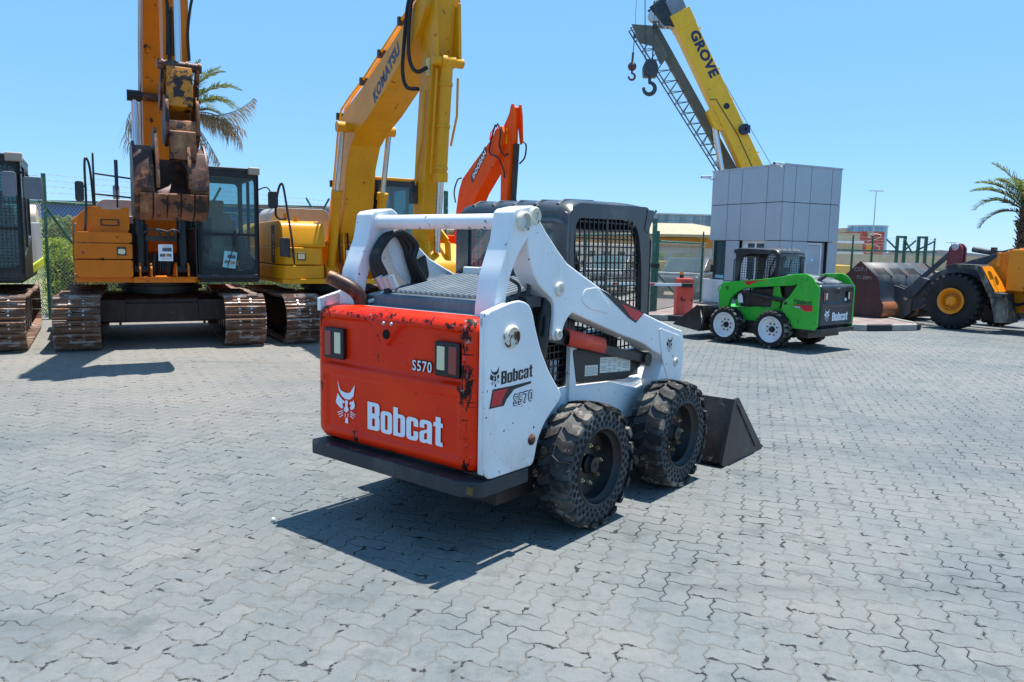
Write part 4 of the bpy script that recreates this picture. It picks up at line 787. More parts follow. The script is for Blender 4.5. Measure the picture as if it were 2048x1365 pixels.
for x in (-.43, .43): bk.prism([(3.15, 2.93), (3.62, 2.97)] + shell[2:8] + [(3.0, 2.04)], 'x', LT + .02 + x - .018, LT + .02 + x + .018)
rotz(bk, sw); bko = bk.build('bucket', RUSTD, B, .008)
for x in (-.19, .19):
    m = MB(); x += 0; m.prism([(3.3, 3.1), (3.75, 3.15), (3.90, 2.95), (4.04, 2.62), (4.05, 2.40), (3.98, 2.36), (3.90, 2.6), (3.4, 2.7)], 'x', LT + x - .02, LT + x + .02); rotz(m, sw); m.build('hinge_ear', RUST, bko, .004)
m = MB()
for k in range(5): x = LT - .40 + k * .165; m.prism([(3.72, 1.985), (3.90, 2.10), (3.985, 2.30), (4.0, 2.28), (3.93, 2.07), (3.73, 1.955)], 'x', x, x + .145)
rotz(m, sw); m.build('wear_plate', RUST, bko, .003)['kind'] = 'stuff'
LT = -.04
hose(B, sw, [(.16, 3.55, 6.2), (.15, 3.55, 5.2), (.12, 3.5, 4.95), (.06, 3.45, 4.80), (.05, 3.4, 4.4), (.04, 3.35, 4.05)], .02)
hose(B, sw, [(-.26, 3.5, 5.4), (-.25, 3.5, 4.95), (-.22, 3.45, 4.75), (-.19, 3.4, 4.45), (-.20, 3.4, 4.1)], .018)
for x in (.06, .01, -.03): hose(B, sw, [(x, 3.42, 4.75), (x, 3.40, 4.5), (x + .01, 3.36, 4.15)], .016)
m = MB(); m.tube([(-.24, 3.3, 6.6), (-.30, 3.35, 6.3), (-.31, 3.35, 5.1), (-.22, 3.3, 5.0)], .022, 8); rotz(m, sw); m.build('steel_pipe', YEL_C, st)
rail(B, sw, [arc([(1.20, 1.45, 1.12), (1.14, 1.50, 1.7), (1.10, 1.52, 2.2), (1.10, 1.52, 2.75), (1.08, 1.50, 2.90), (1.03, 1.48, 2.75), (1.0, 1.40, 2.2)], 5)], .017, name='grab_rail')
rail(B, sw, [[(.98, .9, 2.18), (.98, .9, 3.02), (.98, .6, 3.06), (.98, .2, 3.02), (.98, .2, 2.2)], [(.98, .9, 2.72), (.36, .9, 2.66)], [(.98, .9, 2.40), (.36, .9, 2.36)], [(.66, .9, 2.2), (.66, .9, 2.5)]], .014)
m = MB(); m.cyl((.66, .9, 2.48), (.66, .9, 2.95), .028, 12); rotz(m, sw); m.build('beacon_post', paint('post_navy', H('273352'), .5), B)
mirror(B, sw, (1.08, 1.50, 2.45), (1.16, 1.50, 2.5), (1.18, 1.52, 2.40), .12, .30)
mirror(B, sw, (-1.40, 1.5, 2.55), (-1.55, 1.55, 2.60), (-1.64, 1.55, 2.40), .16, .28)
for x in (.1, -.02): hose(B, sw, [(.36, 1.42, 1.80), (.20, 1.50, 1.86), (x, 1.52, 1.82), (x, 1.50, 1.72)], .018, STEEL, 'steel_pipe')
for x in (-.02, .08): hose(B, sw, [(-.25, 1.42, 1.80), (-.12, 1.50, 1.86), (x - .1, 1.52, 1.82), (x - .1, 1.50, 1.72)], .018, STEEL, 'steel_pipe')
for x in (.20, .0): hose(B, sw, [(x, 1.52, 1.12), (x, 1.56, 1.3), (x - .02, 1.54, 1.5)], .016)
for x in (.06, .10, .02, -.03): hose(B, sw, [(x, 1.5, 1.14), (x + .01, 1.55, 1.25), (x - .01, 1.5, 1.4)], .014)
m = MB(); m.box(-.27, .37, 1.36, 1.40, 1.68, 1.76); rotz(m, sw); m.build('cross_bar', BLACKP, B)
m = MB(); m.box(-.2, .3, .5, .56, 1.75, 2.2); rotz(m, sw); m.build('valve_guard', YEL_C, B)
hose(B, sw, [(-.03, 3.66, 3.60), (-.24, 3.70, 3.72), (-.26, 3.72, 3.60), (-.24, 3.7, 3.52), (-.26, 3.72, 3.42), (-.23, 3.7, 3.34)], .01)

def sheet(parent_m, c, sw, w, h, tilt, label, blue=False, psi=2.691):
    """printed data sheet hung on a machine: its own thing"""
    F_ = Vector((sin(psi), cos(psi), 0)); Rr = Vector((cos(psi), -sin(psi), 0)); Rv = Matrix.Rotation(sw, 3, 'Z')
    lc = Rv @ Vector(c); P = Vector(parent_m) + Rr * lc.x + F_ * lc.y + Vector((0, 0, lc.z)); e = empty('spec_sheet', P, psi - sw, label, 'paper sheet', 'printed sheets on the excavators')
    Mx = Matrix.Rotation(tilt, 4, 'Y'); m = MB(); m.box(-w / 2, w / 2, 0, .003, -h / 2, h / 2, 0, Mx); m.build('page', PAPERB if blue else PAPER, e)
    m = MB(); m.box(-w * .12 - w * .3, w * .22, .003, .005, h * .08, h * .30, 0, Mx); m.box(-w * .40, -w * .03, .003, .005, -h * .24, -h * .06, 0, Mx); m.box(w * .03, w * .40, .003, .005, -h * .24, -h * .06, 0, Mx); m.build('printed_photo', INK, e)
    m = MB()
    for k in range(4): m.box(-w * .4, w * (.1 + .08 * (k % 2)), .003, .0045, h * (.42 - .03 * k), h * (.43 - .03 * k), 0, Mx)
    for k in range(4): m.box(-w * .4, w * (.38 - .1 * (k % 2)), .003, .0045, h * (-.30 - .035 * k), h * (-.29 - .035 * k), 0, Mx)
    m.build('print', GREYV, e)['kind'] = 'stuff'
sheet((-6.23, 13.65, 0), (.03, 1.60, 1.50), sw, .21, .26, .0, 'white printed sheet hanging between the boom cylinders of the orange-yellow excavator')
sheet((-6.23, 13.65, 0), (-.94, 1.535, 1.40), sw, .20, .27, -.13, 'pale blue printed sheet behind the windscreen of the orange-yellow excavator', True)

# ---- C : yellow machine with the lettered boom
Cx = empty('excavator', (-3.41, 14.98, 0), radians(150), 'bright yellow tracked excavator with blue lettering along its boom', 'excavator', 'excavators parked along the fence')
undercarriage(Cx, 1.12, .60, 1.45); sw = .018
m = MB(); m.prism(rpoly([(-1.30, -2.0), (-1.28, 1.0), (-.35, 1.35), (.50, 1.42), (1.38, 1.30), (1.38, -2.0)], .05, 3), 'z', 1.0, 1.08); rotz(m, sw); m.build('platform', YEL_K, Cx, .01)
m = MB(); m.prism(rpoly([(.62, -1.6), (1.40, -1.6), (1.44, .95), (1.36, 1.32), (1.28, 1.36), (.62, 1.20)], .06, 4), 'z', 1.08, 1.31); m.prism(rpoly([(.64, -1.6), (1.38, -1.6), (1.42, .95), (1.34, 1.28), (1.26, 1.33), (.64, 1.18)], .06, 4), 'z', 1.325, 1.62); rotz(m, sw); tb = m.build('side_body', YEL_K, Cx, .02)
m = MB(); m.prism(rpoly([(-.70, 1.62), (1.28, 1.62), (1.16, 2.02), (1.0, 2.08), (-.70, 2.06)], .08, 4), 'x', .62, 1.36); rotz(m, sw); m.build('fuel_tank', YEL_K, Cx, .04)
m = MB(); m.prism(rpoly([(-1.32, 1.10), (1.38, 1.10), (1.40, 1.95), (1.2, 2.08), (-1.32, 2.08)], .08, 4), 'y', -2.3, -1.2); rotz(m, sw); m.build('counterweight', YEL_K, Cx, .05)
m = MB(); m.prism(rpoly([(.0, 1.4), (1.1, 1.4), (1.1, 2.25), (1.0, 2.36), (.1, 2.36), (.0, 2.3)], .05, 4), 'y', -1.6, -.5); rotz(m, sw); m.build('engine_hood', paint('hood_grey_dusty', H('a3a29e'), .55, dirt=H('8f8577'), damt=.3), Cx, .03)
m = MB(); m.cyl((.95, -.9, 2.3), (.95, -.9, 2.62), .07, 16); m.ball((.95, -.9, 2.62), .07, 12); rotz(m, sw); m.build('exhaust_stack', MIRG, Cx)
Rv = Matrix.Rotation(sw, 3, 'Z')
o_ = Rv @ Vector((1.432, -.08, 1.40)); m = MB(); m.box(1.418, 1.424, .72, .94, 1.34, 2.0); rotz(m, sw); pl = m.build('label_band', BKV, Cx)
text('lettering', 'PC', .085, WHV, pl, Rv @ Vector((1.426, .90, 1.83)), (0, 0, -1), (0, -1, 0), xs=.9, bold=.02); text('lettering', '195', .095, WHV, pl, Rv @ Vector((1.426, .90, 1.66)), (0, 0, -1), (0, -1, 0), xs=.9, bold=.03)
m = MB(); m.box(.98, 1.14, 1.26, 1.30, 1.40, 1.53); rotz(m, sw); fl = m.build('lamp_recess', BLACKP, tb, .01); m = MB(); m.prism(rpoly([(1.0, 1.42), (1.12, 1.42), (1.12, 1.51), (1.0, 1.51)], .02, 4), 'y', 1.295, 1.312); rotz(m, sw); m.build('headlight', LENS_W, fl)
box_cab(Cx, sw, -1.26, -.34, -.3, 1.15, 1.10, 2.88, BLACKP, YEL_K, GLASS)
m = MB(); m.box(-.33, .62, -.6, .2, 1.05, 1.75); rotz(m, sw); m.build('centre_frame', YEL_K, Cx, .02)
CB = [(.05, 1.35), (-.05, 1.7), (.30, 2.31), (.60, 2.9), (.84, 3.40), (.95, 3.62), (1.15, 3.90), (1.45, 4.04), (2.10, 4.24), (2.72, 4.46), (3.50, 4.74), (4.05, 4.95), (4.7, 5.28), (4.9, 5.25), (4.92, 5.05), (4.6, 4.78), (4.05, 4.50), (3.30, 4.10), (2.52, 3.76), (1.94, 3.57), (1.58, 3.40), (1.32, 3.0), (1.05, 2.4), (.75, 1.85), (.45, 1.4)]
CB = [(.05, 1.35), (.15, 1.75), (.42, 2.31), (.62, 2.7), (.80, 3.2), (.92, 3.56), (1.10, 3.90), (1.45, 4.04), (2.10, 4.22), (2.72, 4.44), (3.50, 4.71), (4.05, 4.92), (4.4, 5.12), (4.6, 5.12), (4.6, 4.90), (4.4, 4.66), (4.0, 4.45), (3.30, 4.10), (2.52, 3.76), (1.94, 3.57), (1.58, 3.37), (1.36, 3.0), (1.22, 2.3), (.95, 1.75), (.5, 1.4)]
m = MB(); m.prism(CB, 'x', -.27, .27); rotz(m, sw); bo = m.build('boom', YEL_K, Cx, .015)
text('lettering', 'KOMATSU', .19, NAVYV, bo, Rv @ Vector((.272, 2.72, 3.90)), Rv @ Vector((0, .86, .50)), Rv @ Vector((0, -.50, .86)), xs=.92, bold=.05)
m = MB()
for (x, dz) in ((.24, .07), (.17, .10), (-.05, .07)):
    m.tube([(x, .30, 2.2), (x, .52, 2.7), (x, .72, 3.3), (x, .84, 3.72), (x, 1.02, 4.0 + dz * .6), (x, 1.45, 4.12 + dz), (x, 2.1, 4.30 + dz), (x, 3.5, 4.79 + dz), (x, 4.2, 5.05 + dz)], .020, 8)
rotz(m, sw); m.build('steel_pipe', YEL_P, bo)
m = MB()
for (y, z) in ((.50, 2.75), (.90, 3.9), (2.1, 4.30), (2.9, 4.58), (3.7, 4.88)): m.box(.12, .29, y - .03, y + .03, z - .02, z + .10)
rotz(m, sw); m.build('pipe_clamp', BLACKP, bo)['kind'] = 'stuff'
m = MB(); m.cyl((-.50, 1.62, 3.66), (.50, 1.62, 3.66), .07, 16); rotz(m, sw); m.build('boom_pin', YEL_K, bo)
for x in (.42, -.42): cylinder(Cx, sw, (x, .92, 1.22), (x, 1.60, 3.66), .56, .085, .048, YEL_K)
for x in (.52, .32, -.32, -.52):
    m = MB(); m.prism(rpoly([(.6, 1.05), (1.05, 1.05), (1.05, 1.22), (.92, 1.34), (.82, 1.34)], .03, 3), 'x', x - .014, x + .014); rotz(m, sw); m.build('cylinder_lug', YEL_K, Cx)
LT = -.02; SP = [(4.45, 6.3), (4.15, 6.0), (4.10, 5.2), (4.20, 4.4), (4.02, 3.2), (3.90, 2.1), (3.88, 1.65), (4.02, 1.55), (4.18, 1.7), (4.32, 2.6), (4.44, 3.4), (4.56, 4.2), (4.66, 5.0), (4.78, 6.0), (4.72, 6.4)]
m = MB(); m.prism(SP, 'x', LT - .155, LT + .155); m.prism([(4.30, 4.75), (4.45, 4.45), (4.70, 4.13), (4.78, 4.15), (4.76, 4.3), (4.72, 5.0)], 'x', LT - .20, LT - .15); m.prism([(4.30, 4.75), (4.45, 4.45), (4.70, 4.13), (4.78, 4.15), (4.76, 4.3), (4.72, 5.0)], 'x', LT + .15, LT + .20); rotz(m, sw); st = m.build('stick', YEL_K, Cx, .012)
m = MB(); m.cyl((LT - .23, 4.72, 4.20), (LT + .23, 4.72, 4.20), .065, 18); m.cyl((LT - .10, 4.72, 4.20), (LT + .10, 4.72, 4.20), .08, 18); rotz(m, sw); m.build('cylinder_pin', YEL_K, st)
cylinder(Cx, sw, (LT, 4.70, 4.16), (LT, 4.42, 1.6), .60, .085, .05, YEL_K, eyes=False)
m = MB()
for z in (3.9, 3.35, 2.78): y = 4.70 - (4.16 - z) * .11; m.cyl((LT, y, z - .02), (LT, y, z + .02), .097, 18)
rotz(m, sw); m.build('pipe_clamp', YEL_K, st)['kind'] = 'stuff'
m = MB(); m.tube([(.12, 4.68, 4.1), (.13, 4.66, 3.8), (.13, 4.52, 2.70)], .018, 8); m.tube([(-.18, 4.72, 4.0), (-.2, 4.66, 3.5), (-.16, 4.56, 3.1)], .018, 8); m.tube([(.17, 4.40, 3.85), (.17, 4.32, 3.2), (.17, 4.15, 2.85), (.17, 4.08, 2.55)], .018, 8); rotz(m, sw); m.build('steel_pipe', YEL_K, st)
m = MB(); m.box(.14, .23, 3.98, 4.10, 2.30, 2.62); rotz(m, sw); m.build('valve_block', STEEL, st, .01)
m = MB(); m.box(.137, .139, 4.36, 4.48, 4.05, 4.28); rotz(m, sw); m.build('warning_label', paint('label_yellow', H('d8d8a0'), .5), st)
hose(Cx, sw, [(.30, 4.30, 5.3), (.33, 4.15, 5.0), (.33, 4.02, 4.5), (.33, 3.98, 4.15), (.31, 4.08, 3.93), (.22, 4.28, 3.88)], .028)
hose(Cx, sw, [(.30, 4.40, 5.3), (.33, 4.26, 5.0), (.33, 4.18, 4.5), (.31, 4.22, 4.22), (.26, 4.34, 4.10), (.18, 4.48, 4.14)], .028)
m = MB(); m.prism(rpoly([(3.9, 1.66), (4.15, 1.75), (4.6, 1.45), (4.75, .95), (4.6, .55), (4.2, .42), (3.8, .55), (3.75, .8), (3.9, 1.3)], .06, 4), 'x', -.46, .42); rotz(m, sw); m.build('bucket', YEL_K, Cx, .02)
for x in (.14, -.18):
    m = MB(); m.beam((x, 4.45, 1.75), (x, 4.10, 1.95), .03, .12); m.beam((x, 4.45, 1.75), (x, 4.50, 1.35), .04, .13); rotz(m, sw); m.build('side_link', YEL_K, Cx, .01)
rail(Cx, sw, [arc([(1.18, 1.30, 1.34), (1.22, 1.34, 1.7), (1.28, 1.30, 2.2), (1.33, 1.24, 2.62), (1.36, 1.2, 2.68), (1.40, 1.15, 2.55), (1.42, 1.05, 2.2), (1.34, 1.0, 2.1), (1.22, 1.0, 2.12)], 5)], .019, name='grab_rail')
mirror(Cx, sw, (1.18, 1.35, 1.52), (1.30, 1.38, 1.46), (1.36, 1.38, 1.62), .17, .32)
m = MB(); m.cyl((1.2, .9, 2.06), (1.2, .9, 2.2), .05, 16); rotz(m, sw); m.build('filler_cap', YEL_K, Cx); m = MB(); m.cyl((1.06, 1.0, 2.06), (1.06, 1.0, 2.14), .04, 12); rotz(m, sw); m.build('filler_cap', YEL_K, Cx)
for k, x in enumerate((.30, .22, .14, -.22, -.3)): hose(Cx, sw, [(x, .75, 2.1), (x, 1.0, 1.9), (x + .02, 1.1, 1.65), (x, 1.1, 1.35)], .02, YEL_K if k % 2 else CABLE)
m = MB(); m.box(-.3, .6, .95, 1.0, 1.66, 1.70); rotz(m, sw); m.build('cross_bar', YEL_K, Cx)
sheet((-3.41, 14.98, 0), (.10, 1.15, 1.44), sw, .22, .29, .0, 'white printed sheet hanging beside the boom foot of the yellow excavator', psi=radians(150))

# ---- A : machine cut by the left edge of the picture
A = empty('excavator', (-9.34, 12.27, 0), radians(151.6), 'tracked excavator with mesh-guarded black cab at the far left edge', 'excavator', 'excavators parked along the fence')
undercarriage(A, 1.15, .60, 1.55); sw = 0
m = MB(); m.prism([(-1.40, -2.2), (-1.40, 1.3), (1.35, 1.3), (1.35, -2.2)], 'z', 1.0, 1.08); m.build('platform', BLACKP, A, .01)
box_cab(A, 0, -1.46, -.50, -.15, 1.50, 1.08, 2.88, BLACKP, BLACKP, GLASS, guard=True)
m = MB(); m.prism(rpoly([(-3.5, 1.12), (-.2, 1.08), (-.2, 1.24), (-3.5, 1.30)], .05, 3), 'x', -1.46, -1.3); m.build('side_skirt', paint('lime_trim', H('b8c42c'), .4), A, .02)
m = MB(); m.prism(rpoly([(-3.2, 1.25), (-.2, 1.25), (-.2, 1.95), (-3.2, 2.0)], .06, 3), 'x', -1.44, -.4); m.build('side_body', paint('body_grey', H('9a9ea4'), .4, dirt=H('b0a48c'), damt=.2), A, .02)
m = MB(); m.prism(rpoly([(-3.3, 1.4), (-2.4, 1.4), (-2.3, 2.15), (-2.6, 2.35), (-3.2, 2.2)], .12, 4), 'x', -1.42, 1.3); m.build('counterweight', paint('beige_cover', H('c9bda4'), .5, dirt=H('a0907a'), damt=.3), A, .05)
m = MB(); m.prism([(.1, 1.3), (.0, 1.7), (.6, 3.6), (1.2, 4.3), (3.6, 5.2), (3.7, 4.9), (1.7, 3.8), (1.1, 3.0), (.6, 1.3)], 'x', .2, .7); m.prism([(3.4, 5.3), (3.9, 5.2), (3.9, 4.8), (3.5, 2.2), (3.25, 2.2), (3.3, 4.8)], 'x', .30, .60); m.build('boom', YEL_C, A, .015)
mirror(A, 0, (-1.44, 1.5, 2.62), (-1.52, 1.62, 2.66), (-1.62, 1.62, 2.42), .24, .33, MIRG); mirror(A, 0, (-1.40, 1.55, 2.62), (-1.36, 1.66, 2.66), (-1.33, 1.70, 2.46), .18, .36, MIRG)
m = MB(); m.box(-1.50, -1.28, 1.50, 1.62, 2.80, 2.93); m.build('work_lamp', paint('lamp_dusty', H('a89c8c'), .5), A, .02)

# ---- D : orange-red machine far behind
D = empty('excavator', (-1.2, 21.5, 0), radians(150), 'orange-red excavator far behind the white skid steer, lettered badge on boom', 'excavator', 'excavators parked along the fence')
undercarriage(D, 1.15, .60, 1.55); sw = 0
m = MB(); m.prism([(-1.35, -2.0), (-1.35, 1.3), (1.35, 1.3), (1.35, -2.0)], 'z', 1.0, 1.08); m.build('platform', ORANGE, D)
m = MB(); m.prism(rpoly([(-1.3, 1.1), (1.3, 1.1), (1.3, 2.0), (-1.3, 2.0)], .1, 4), 'y', -2.2, -.9); m.box(.5, 1.3, -.9, .9, 1.1, 1.75); m.build('counterweight', ORANGE, D, .05)
box_cab(D, 0, -1.35, -.45, -.2, 1.3, 1.08, 2.45, BLACKP, BLACKP, GLASS)
DB = [(-.60, 1.4), (-.55, 2.3), (-.42, 2.8), (-.30, 3.2), (-.09, 3.52), (.53, 3.87), (1.48, 4.37), (1.78, 4.60), (2.07, 4.67), (2.2, 4.5), (2.1, 4.2), (1.9, 3.9), (1.05, 3.25), (.80, 3.06), (.62, 2.85), (.35, 2.6), (.1, 2.0), (-.1, 1.4)]
m = MB(); m.prism(DB, 'x', -.12, .24); bo = m.build('boom', ORANGE, D, .012)
m = MB(); m.prism([(1.88, 4.55), (2.06, 4.75), (2.32, 4.96), (2.40, 5.12), (2.48, 5.10), (2.50, 4.95), (2.48, 4.2), (2.36, 3.4), (2.22, 2.7), (2.16, 1.6), (1.98, 1.6), (1.90, 2.8), (1.90, 3.85)], 'x', -.06, .14); m.v = [(x, y - max(0, y - 2.1) * .25, z) for x, y, z in m.v]; st = m.build('stick', ORANGE, D, .012)
m = MB(); m.prism([(2.30, 4.9), (2.38, 5.16), (2.46, 5.16), (2.52, 4.9), (2.58, 4.25), (2.48, 4.2)], 'x', .10, .155); m.prism([(2.30, 4.9), (2.38, 5.16), (2.46, 5.16), (2.52, 4.9), (2.58, 4.25), (2.48, 4.2)], 'x', -.11, -.06); m.build('stick_end', ORANGE, st, .01)
cylinder(D, 0, (.0, 2.44, 4.22), (.0, 2.25, 1.9), .62, .07, .04, BLACKP, eyes=False)
m = MB(); m.prism(rpoly([(0, 0), (1.08, 0), (1.16, .20), (.06, .20)], .05, 3), 'x', .242, .25); a_ = atan2(.63, .71) ; c_, s_ = cos(a_), sin(a_)
m.v = [(x, .52 + y * c_ - z * s_, 3.36 + y * s_ + z * c_) for x, y, z in m.v]; pl = m.build('badge', BKV, bo)
text('lettering', 'DOOSAN', .135, WHV, pl, (.251, .62, 3.47), (0, c_, s_), (0, -s_, c_), xs=1.12, bold=.04)
m = MB(); m.box(.142, .145, 2.12, 2.20, 4.25, 4.62); m.build('warning_label', paint('label_yellow_deep', H('e8c81c'), .5), st)
for p in ([(.26, 1.75, 4.65), (.30, 1.85, 4.70), (.30, 1.62, 4.3), (.30, 1.60, 4.05), (.28, 2.0, 3.9), (.2, 2.15, 3.6), (.2, 2.2, 3.4)], [(.26, 1.85, 4.68), (.30, 2.0, 4.72), (.30, 2.15, 4.5), (.28, 2.05, 4.2), (.22, 2.2, 3.95), (.2, 2.35, 3.98)], [(-.1, 2.42, 4.3), (-.15, 2.62, 4.2), (-.15, 2.58, 3.9), (-.1, 2.42, 3.75)], [(.26, -.1, 3.55), (.28, -.3, 3.5), (.28, -.5, 3.2), (.26, -.45, 2.9)]): hose(D, 0, p, .02)
m = MB(); m.tube([(.2, 1.40, 4.40), (.2, 1.45, 4.58), (.2, 1.7, 4.72), (.2, 1.85, 4.74)], .016, 6); m.tube([(.1, 1.40, 4.36), (.1, 1.50, 4.62), (.1, 1.72, 4.74)], .016, 6); m.build('steel_pipe', ORANGE, bo)
# ------------------------------------------------------------ pavement island, kerb, far ground
ASPH = paint('asphalt', H('6a6c6e'), .9, var=.15); SANDM = paint('sand', H('8f7c60'), .95, var=.12); PAVE = paint('pink_paving', H('80706a'), .85, dirt=H('b9aea4'), damt=.4, var=.1)
def sheet_z(name, pts, z, mat):
    m = MB(); m.add([(x, y, z) for x, y in pts], [tuple(range(len(pts)))]); return struct(m.build(name, mat, fix=False))
sheet_z('sand_ground', [(-60, 31), (14, 29.5), (60, 29.5), (600, 200), (600, 1200), (-600, 1200)], .004, SANDM)
sheet_z('road', [(-40, 36.5), (90, 30.5), (90, 42), (-40, 45)], .008, ASPH)
K = rpoly([(1.6, 19.45), (7.9, 17.1), (9.5, 17.6), (9.6, 20.4), (12.5, 26), (5.0, 27.5), (2.2, 22.2)], [.3, .3, .5, .3, .3, .3, .3], 6)
m = MB(); m.prism(K, 'z', .0, .12); struct(m.build('pavement', PAVE))
def kerb_mat():
    m, t, b = newmat('painted_kerb'); c = mixc(noise(4, 5).step(.3, .7), H('85847f'), H('97958f')); co = coord(); sp = t.nodes.new("ShaderNodeSeparateXYZ"); t.links.new(co, sp.inputs[0])
    u = (X(sp.outputs[0]) * .936 - X(sp.outputs[1]) * .35) + .25; blk = (u / 1.1).mod(1.0).gt(.5); c = mixc(blk * noise(9, 4).gt(.36), c, H('2b2d30')); setc(b, 'Base Color', c); b.inputs['Roughness'].default_value = .8; return m
m = MB(); Ki = [tuple(Vector(p) + (Vector((6, 22)) - Vector(p)).normalized() * .16) for p in K]; m.ring(K, Ki, 'z', .0, .145)
m.v = [(x + (x - 6) * .0015, y + (y - 22) * .0015, z) for x, y, z in m.v]; struct(m.build('kerb', kerb_mat(), bevel=.02))
m = MB(); m.beam((-9.75, 16.3, .07), (-5.2, 25.6, .07), .18, .16); m.build('kerb', CREAM)['kind'] = 'structure'
m = MB(); m.add([(-12.5, 18.3, .004), (-5.4, 19.2, .004), (-4.6, 30, .004), (-30, 30, .004)], [(0, 1, 2, 3)]); struct(m.build('verge', paint('verge_soil', H('8b8068'), .95, var=.15), fix=False))
m = MB(); m.ball((0, 0, .012), .014, 8); o = m.build('pebble', WHITEF); o.location = (-1.44, 4.56, 0); tag(o, 'small white pebble lying on the grey paving left of the big shadow', 'pebble')

# ------------------------------------------------------------ guardhouse
gx, gy, ga = 7.469, 21.942, .475
G = empty('guardhouse', (gx, gy, .12), -ga, 'two-sided grey metal-panel guardhouse with a door, standing on the kerbed pavement', 'guardhouse')
# local: +x along the right (door) face, +y along the left (window) face
Hh = 4.05; LW, LX = 2.85, 2.32
def panels(m, ax, us, zs, depth=.03, skip=()):
    for a in range(len(us) - 1):
        for c in range(len(zs) - 1):
            if (a, c) in skip: continue
            u0, u1, z0, z1 = us[a] + .009, us[a + 1] - .009, zs[c] + .009, zs[c + 1] - .009
            if ax == 'y': m.box(-depth, .0, u0, u1, z0, z1)
            else: m.box(u0, u1, -depth, .0, z0, z1)
zs = [0, .70, 1.92, 3.0, Hh]
us_l = [-.03, .54, 1.55, 2.12, LW]
us_r = [.0, .47, 1.08, 1.92, LX]
m = MB(); m.box(.0, LX, .0, LW, 1.95, Hh - .02); m.box(.12, LX - .05, .12, LW - .05, 0, 1.96); struct_ = m.build('core', GAP, G)
m = MB(); panels(m, 'y', us_l, zs, skip={(3, 0), (3, 1), (1, 1), (1, 0), (3, 0)}); m.box(-.03, .0, .54, 1.55, 0, .70); m.build('cladding_panel', ALUP, G, .004)['kind'] = 'stuff'
m = MB(); panels(m, 'x', us_r, zs, skip={(2, 0), (2, 1)}); m.build('cladding_panel', ALUP, G, .004)['kind'] = 'stuff'
m = MB(); m.box(-.06, .02, 2.14, LW + .25, 0, .72); m.build('low_wall', WHITEF, G, .01)
m = MB(); m.ring([(2.14, .72), (2.62, .72), (2.62, 1.93), (2.14, 1.93)], [(2.18, .76), (2.58, .76), (2.58, 1.89), (2.18, 1.89)], 'x', .0, .05); wf = m.build('window_frame', STEEL, G)
m = MB(); m.box(.03, .035, 2.16, 2.6, .74, 1.91); m.build('pane', GLASS_D, wf); m = MB(); m.box(.02, .028, 2.18, 2.58, .76, .86); m.build('sill_panel', PAPERB, wf)
m = MB(); m.ring([(.56, .72), (1.53, .72), (1.53, 1.93), (.56, 1.93)], [(.62, .78), (1.30, .78), (1.30, 1.84), (.62, 1.84)], 'x', .08, .12); m.box(.07, .11, .94, 1.0, .78, 1.84); wf = m.build('window_frame', WHITEF, G)
m = MB(); m.box(.10, .105, .60, 1.5, .74, 1.9); m.build('pane', GLASS_D, wf)
m = MB(); m.box(1.08, 1.92, .10, .14, 0, 1.90); m.build('recess', ALUP, G)
m = MB(); m.ring([(1.10, 0), (1.74, 0), (1.74, 1.88), (1.10, 1.88)], [(1.15, .02), (1.69, .02), (1.69, 1.83), (1.15, 1.83)], 'y', .03, .10); df = m.build('door_frame', WHITEF, G, .004)
m = MB(); m.box(1.16, 1.68, .05, .075, .03, 1.82); dr = m.build('door', paint('door_grey', H('a9b2ba'), .4), G, .004)
m = MB(); m.box(1.20, 1.24, .01, .05, .92, .96); m.box(1.20, 1.30, .005, .02, .93, .95); m.build('handle', GALV, dr); m = MB(); m.box(1.30, 1.48, .044, .049, 1.33, 1.45); s_ = m.build('door_sign', paint('sign_blue', H('7cc4e0'), .5), dr); m = MB(); m.box(1.36, 1.42, .040, .045, 1.35, 1.43); m.build('sign_symbol', WHV, s_)
m = MB(); m.box(-.05, LX + .01, -.05, LW + .02, Hh - .03, Hh + .01); m.build('parapet', ALUP, G)
def cctv(p, az, label):
    e = empty('security_camera', p, az, label, 'security camera', 'security cameras on the guardhouse')
    m = MB(); m.prism([(-.15, -.04), (-.17, .045), (.16, .05), (.14, -.04)], 'x', -.045, .045); m.build('housing', WHITEF, e, .012)
    m = MB(); m.cyl((0, -.10, .0), (0, -.175, 0), .035, 14); m.build('lens_hood', BLACKP, e); m = MB(); m.tube(arc([(0, .10, -.03), (0, .17, -.07), (0, .24, .0)], 4), .02, 8); m.ball((0, .25, .02), .055, 10); m.build('bracket', WHITEF, e)
cctv((7.22, 21.72, 4.13), radians(52), 'white camera at the front top corner of the guardhouse'); cctv((5.93, 24.40, 3.98), radians(86), 'white camera at the far left top edge of the guardhouse')

# ------------------------------------------------------------ barrier
Bz = empty('parking_barrier', (4.2, 19.0, .12), radians(0), 'red barrier box with amber lamp and white boom arm on the kerb', 'barrier')
RB = paint('barrier_red', H('d8483a'), .5, dirt=H('d99080'), damt=.3)
m = MB(); m.box(-.20, .20, -.16, .16, 0, .90); m.box(-.17, .17, -.14, .14, .90, .915); bb = m.build('housing', RB, Bz, .01)
m = MB(); m.box(-.10, -.06, -.165, -.158, .36, .46); m.box(-.04, .0, -.165, -.158, .36, .41); m.box(.14, .18, -.165, -.158, .36, .41); m.build('lock', BLACKP, bb)
m = MB(); m.cyl((-.07, 0, .91), (-.07, 0, 1.0), .05, 16); lb = m.build('lamp_base', BLACKP, Bz); m = MB(); m.cyl((-.07, 0, 1.0), (-.07, 0, 1.07), .047, 16); m.build('lamp', LENS_O, lb)
m = MB(); m.box(-.10, .16, -.22, -.165, .70, .80); m.build('arm_clamp', BLACKP, Bz, .01)
m = MB(); m.box(-3.9, -.08, -.21, -.18, .725, .79); ar = m.build('boom_arm', WHITEF, Bz, .004)
m = MB()
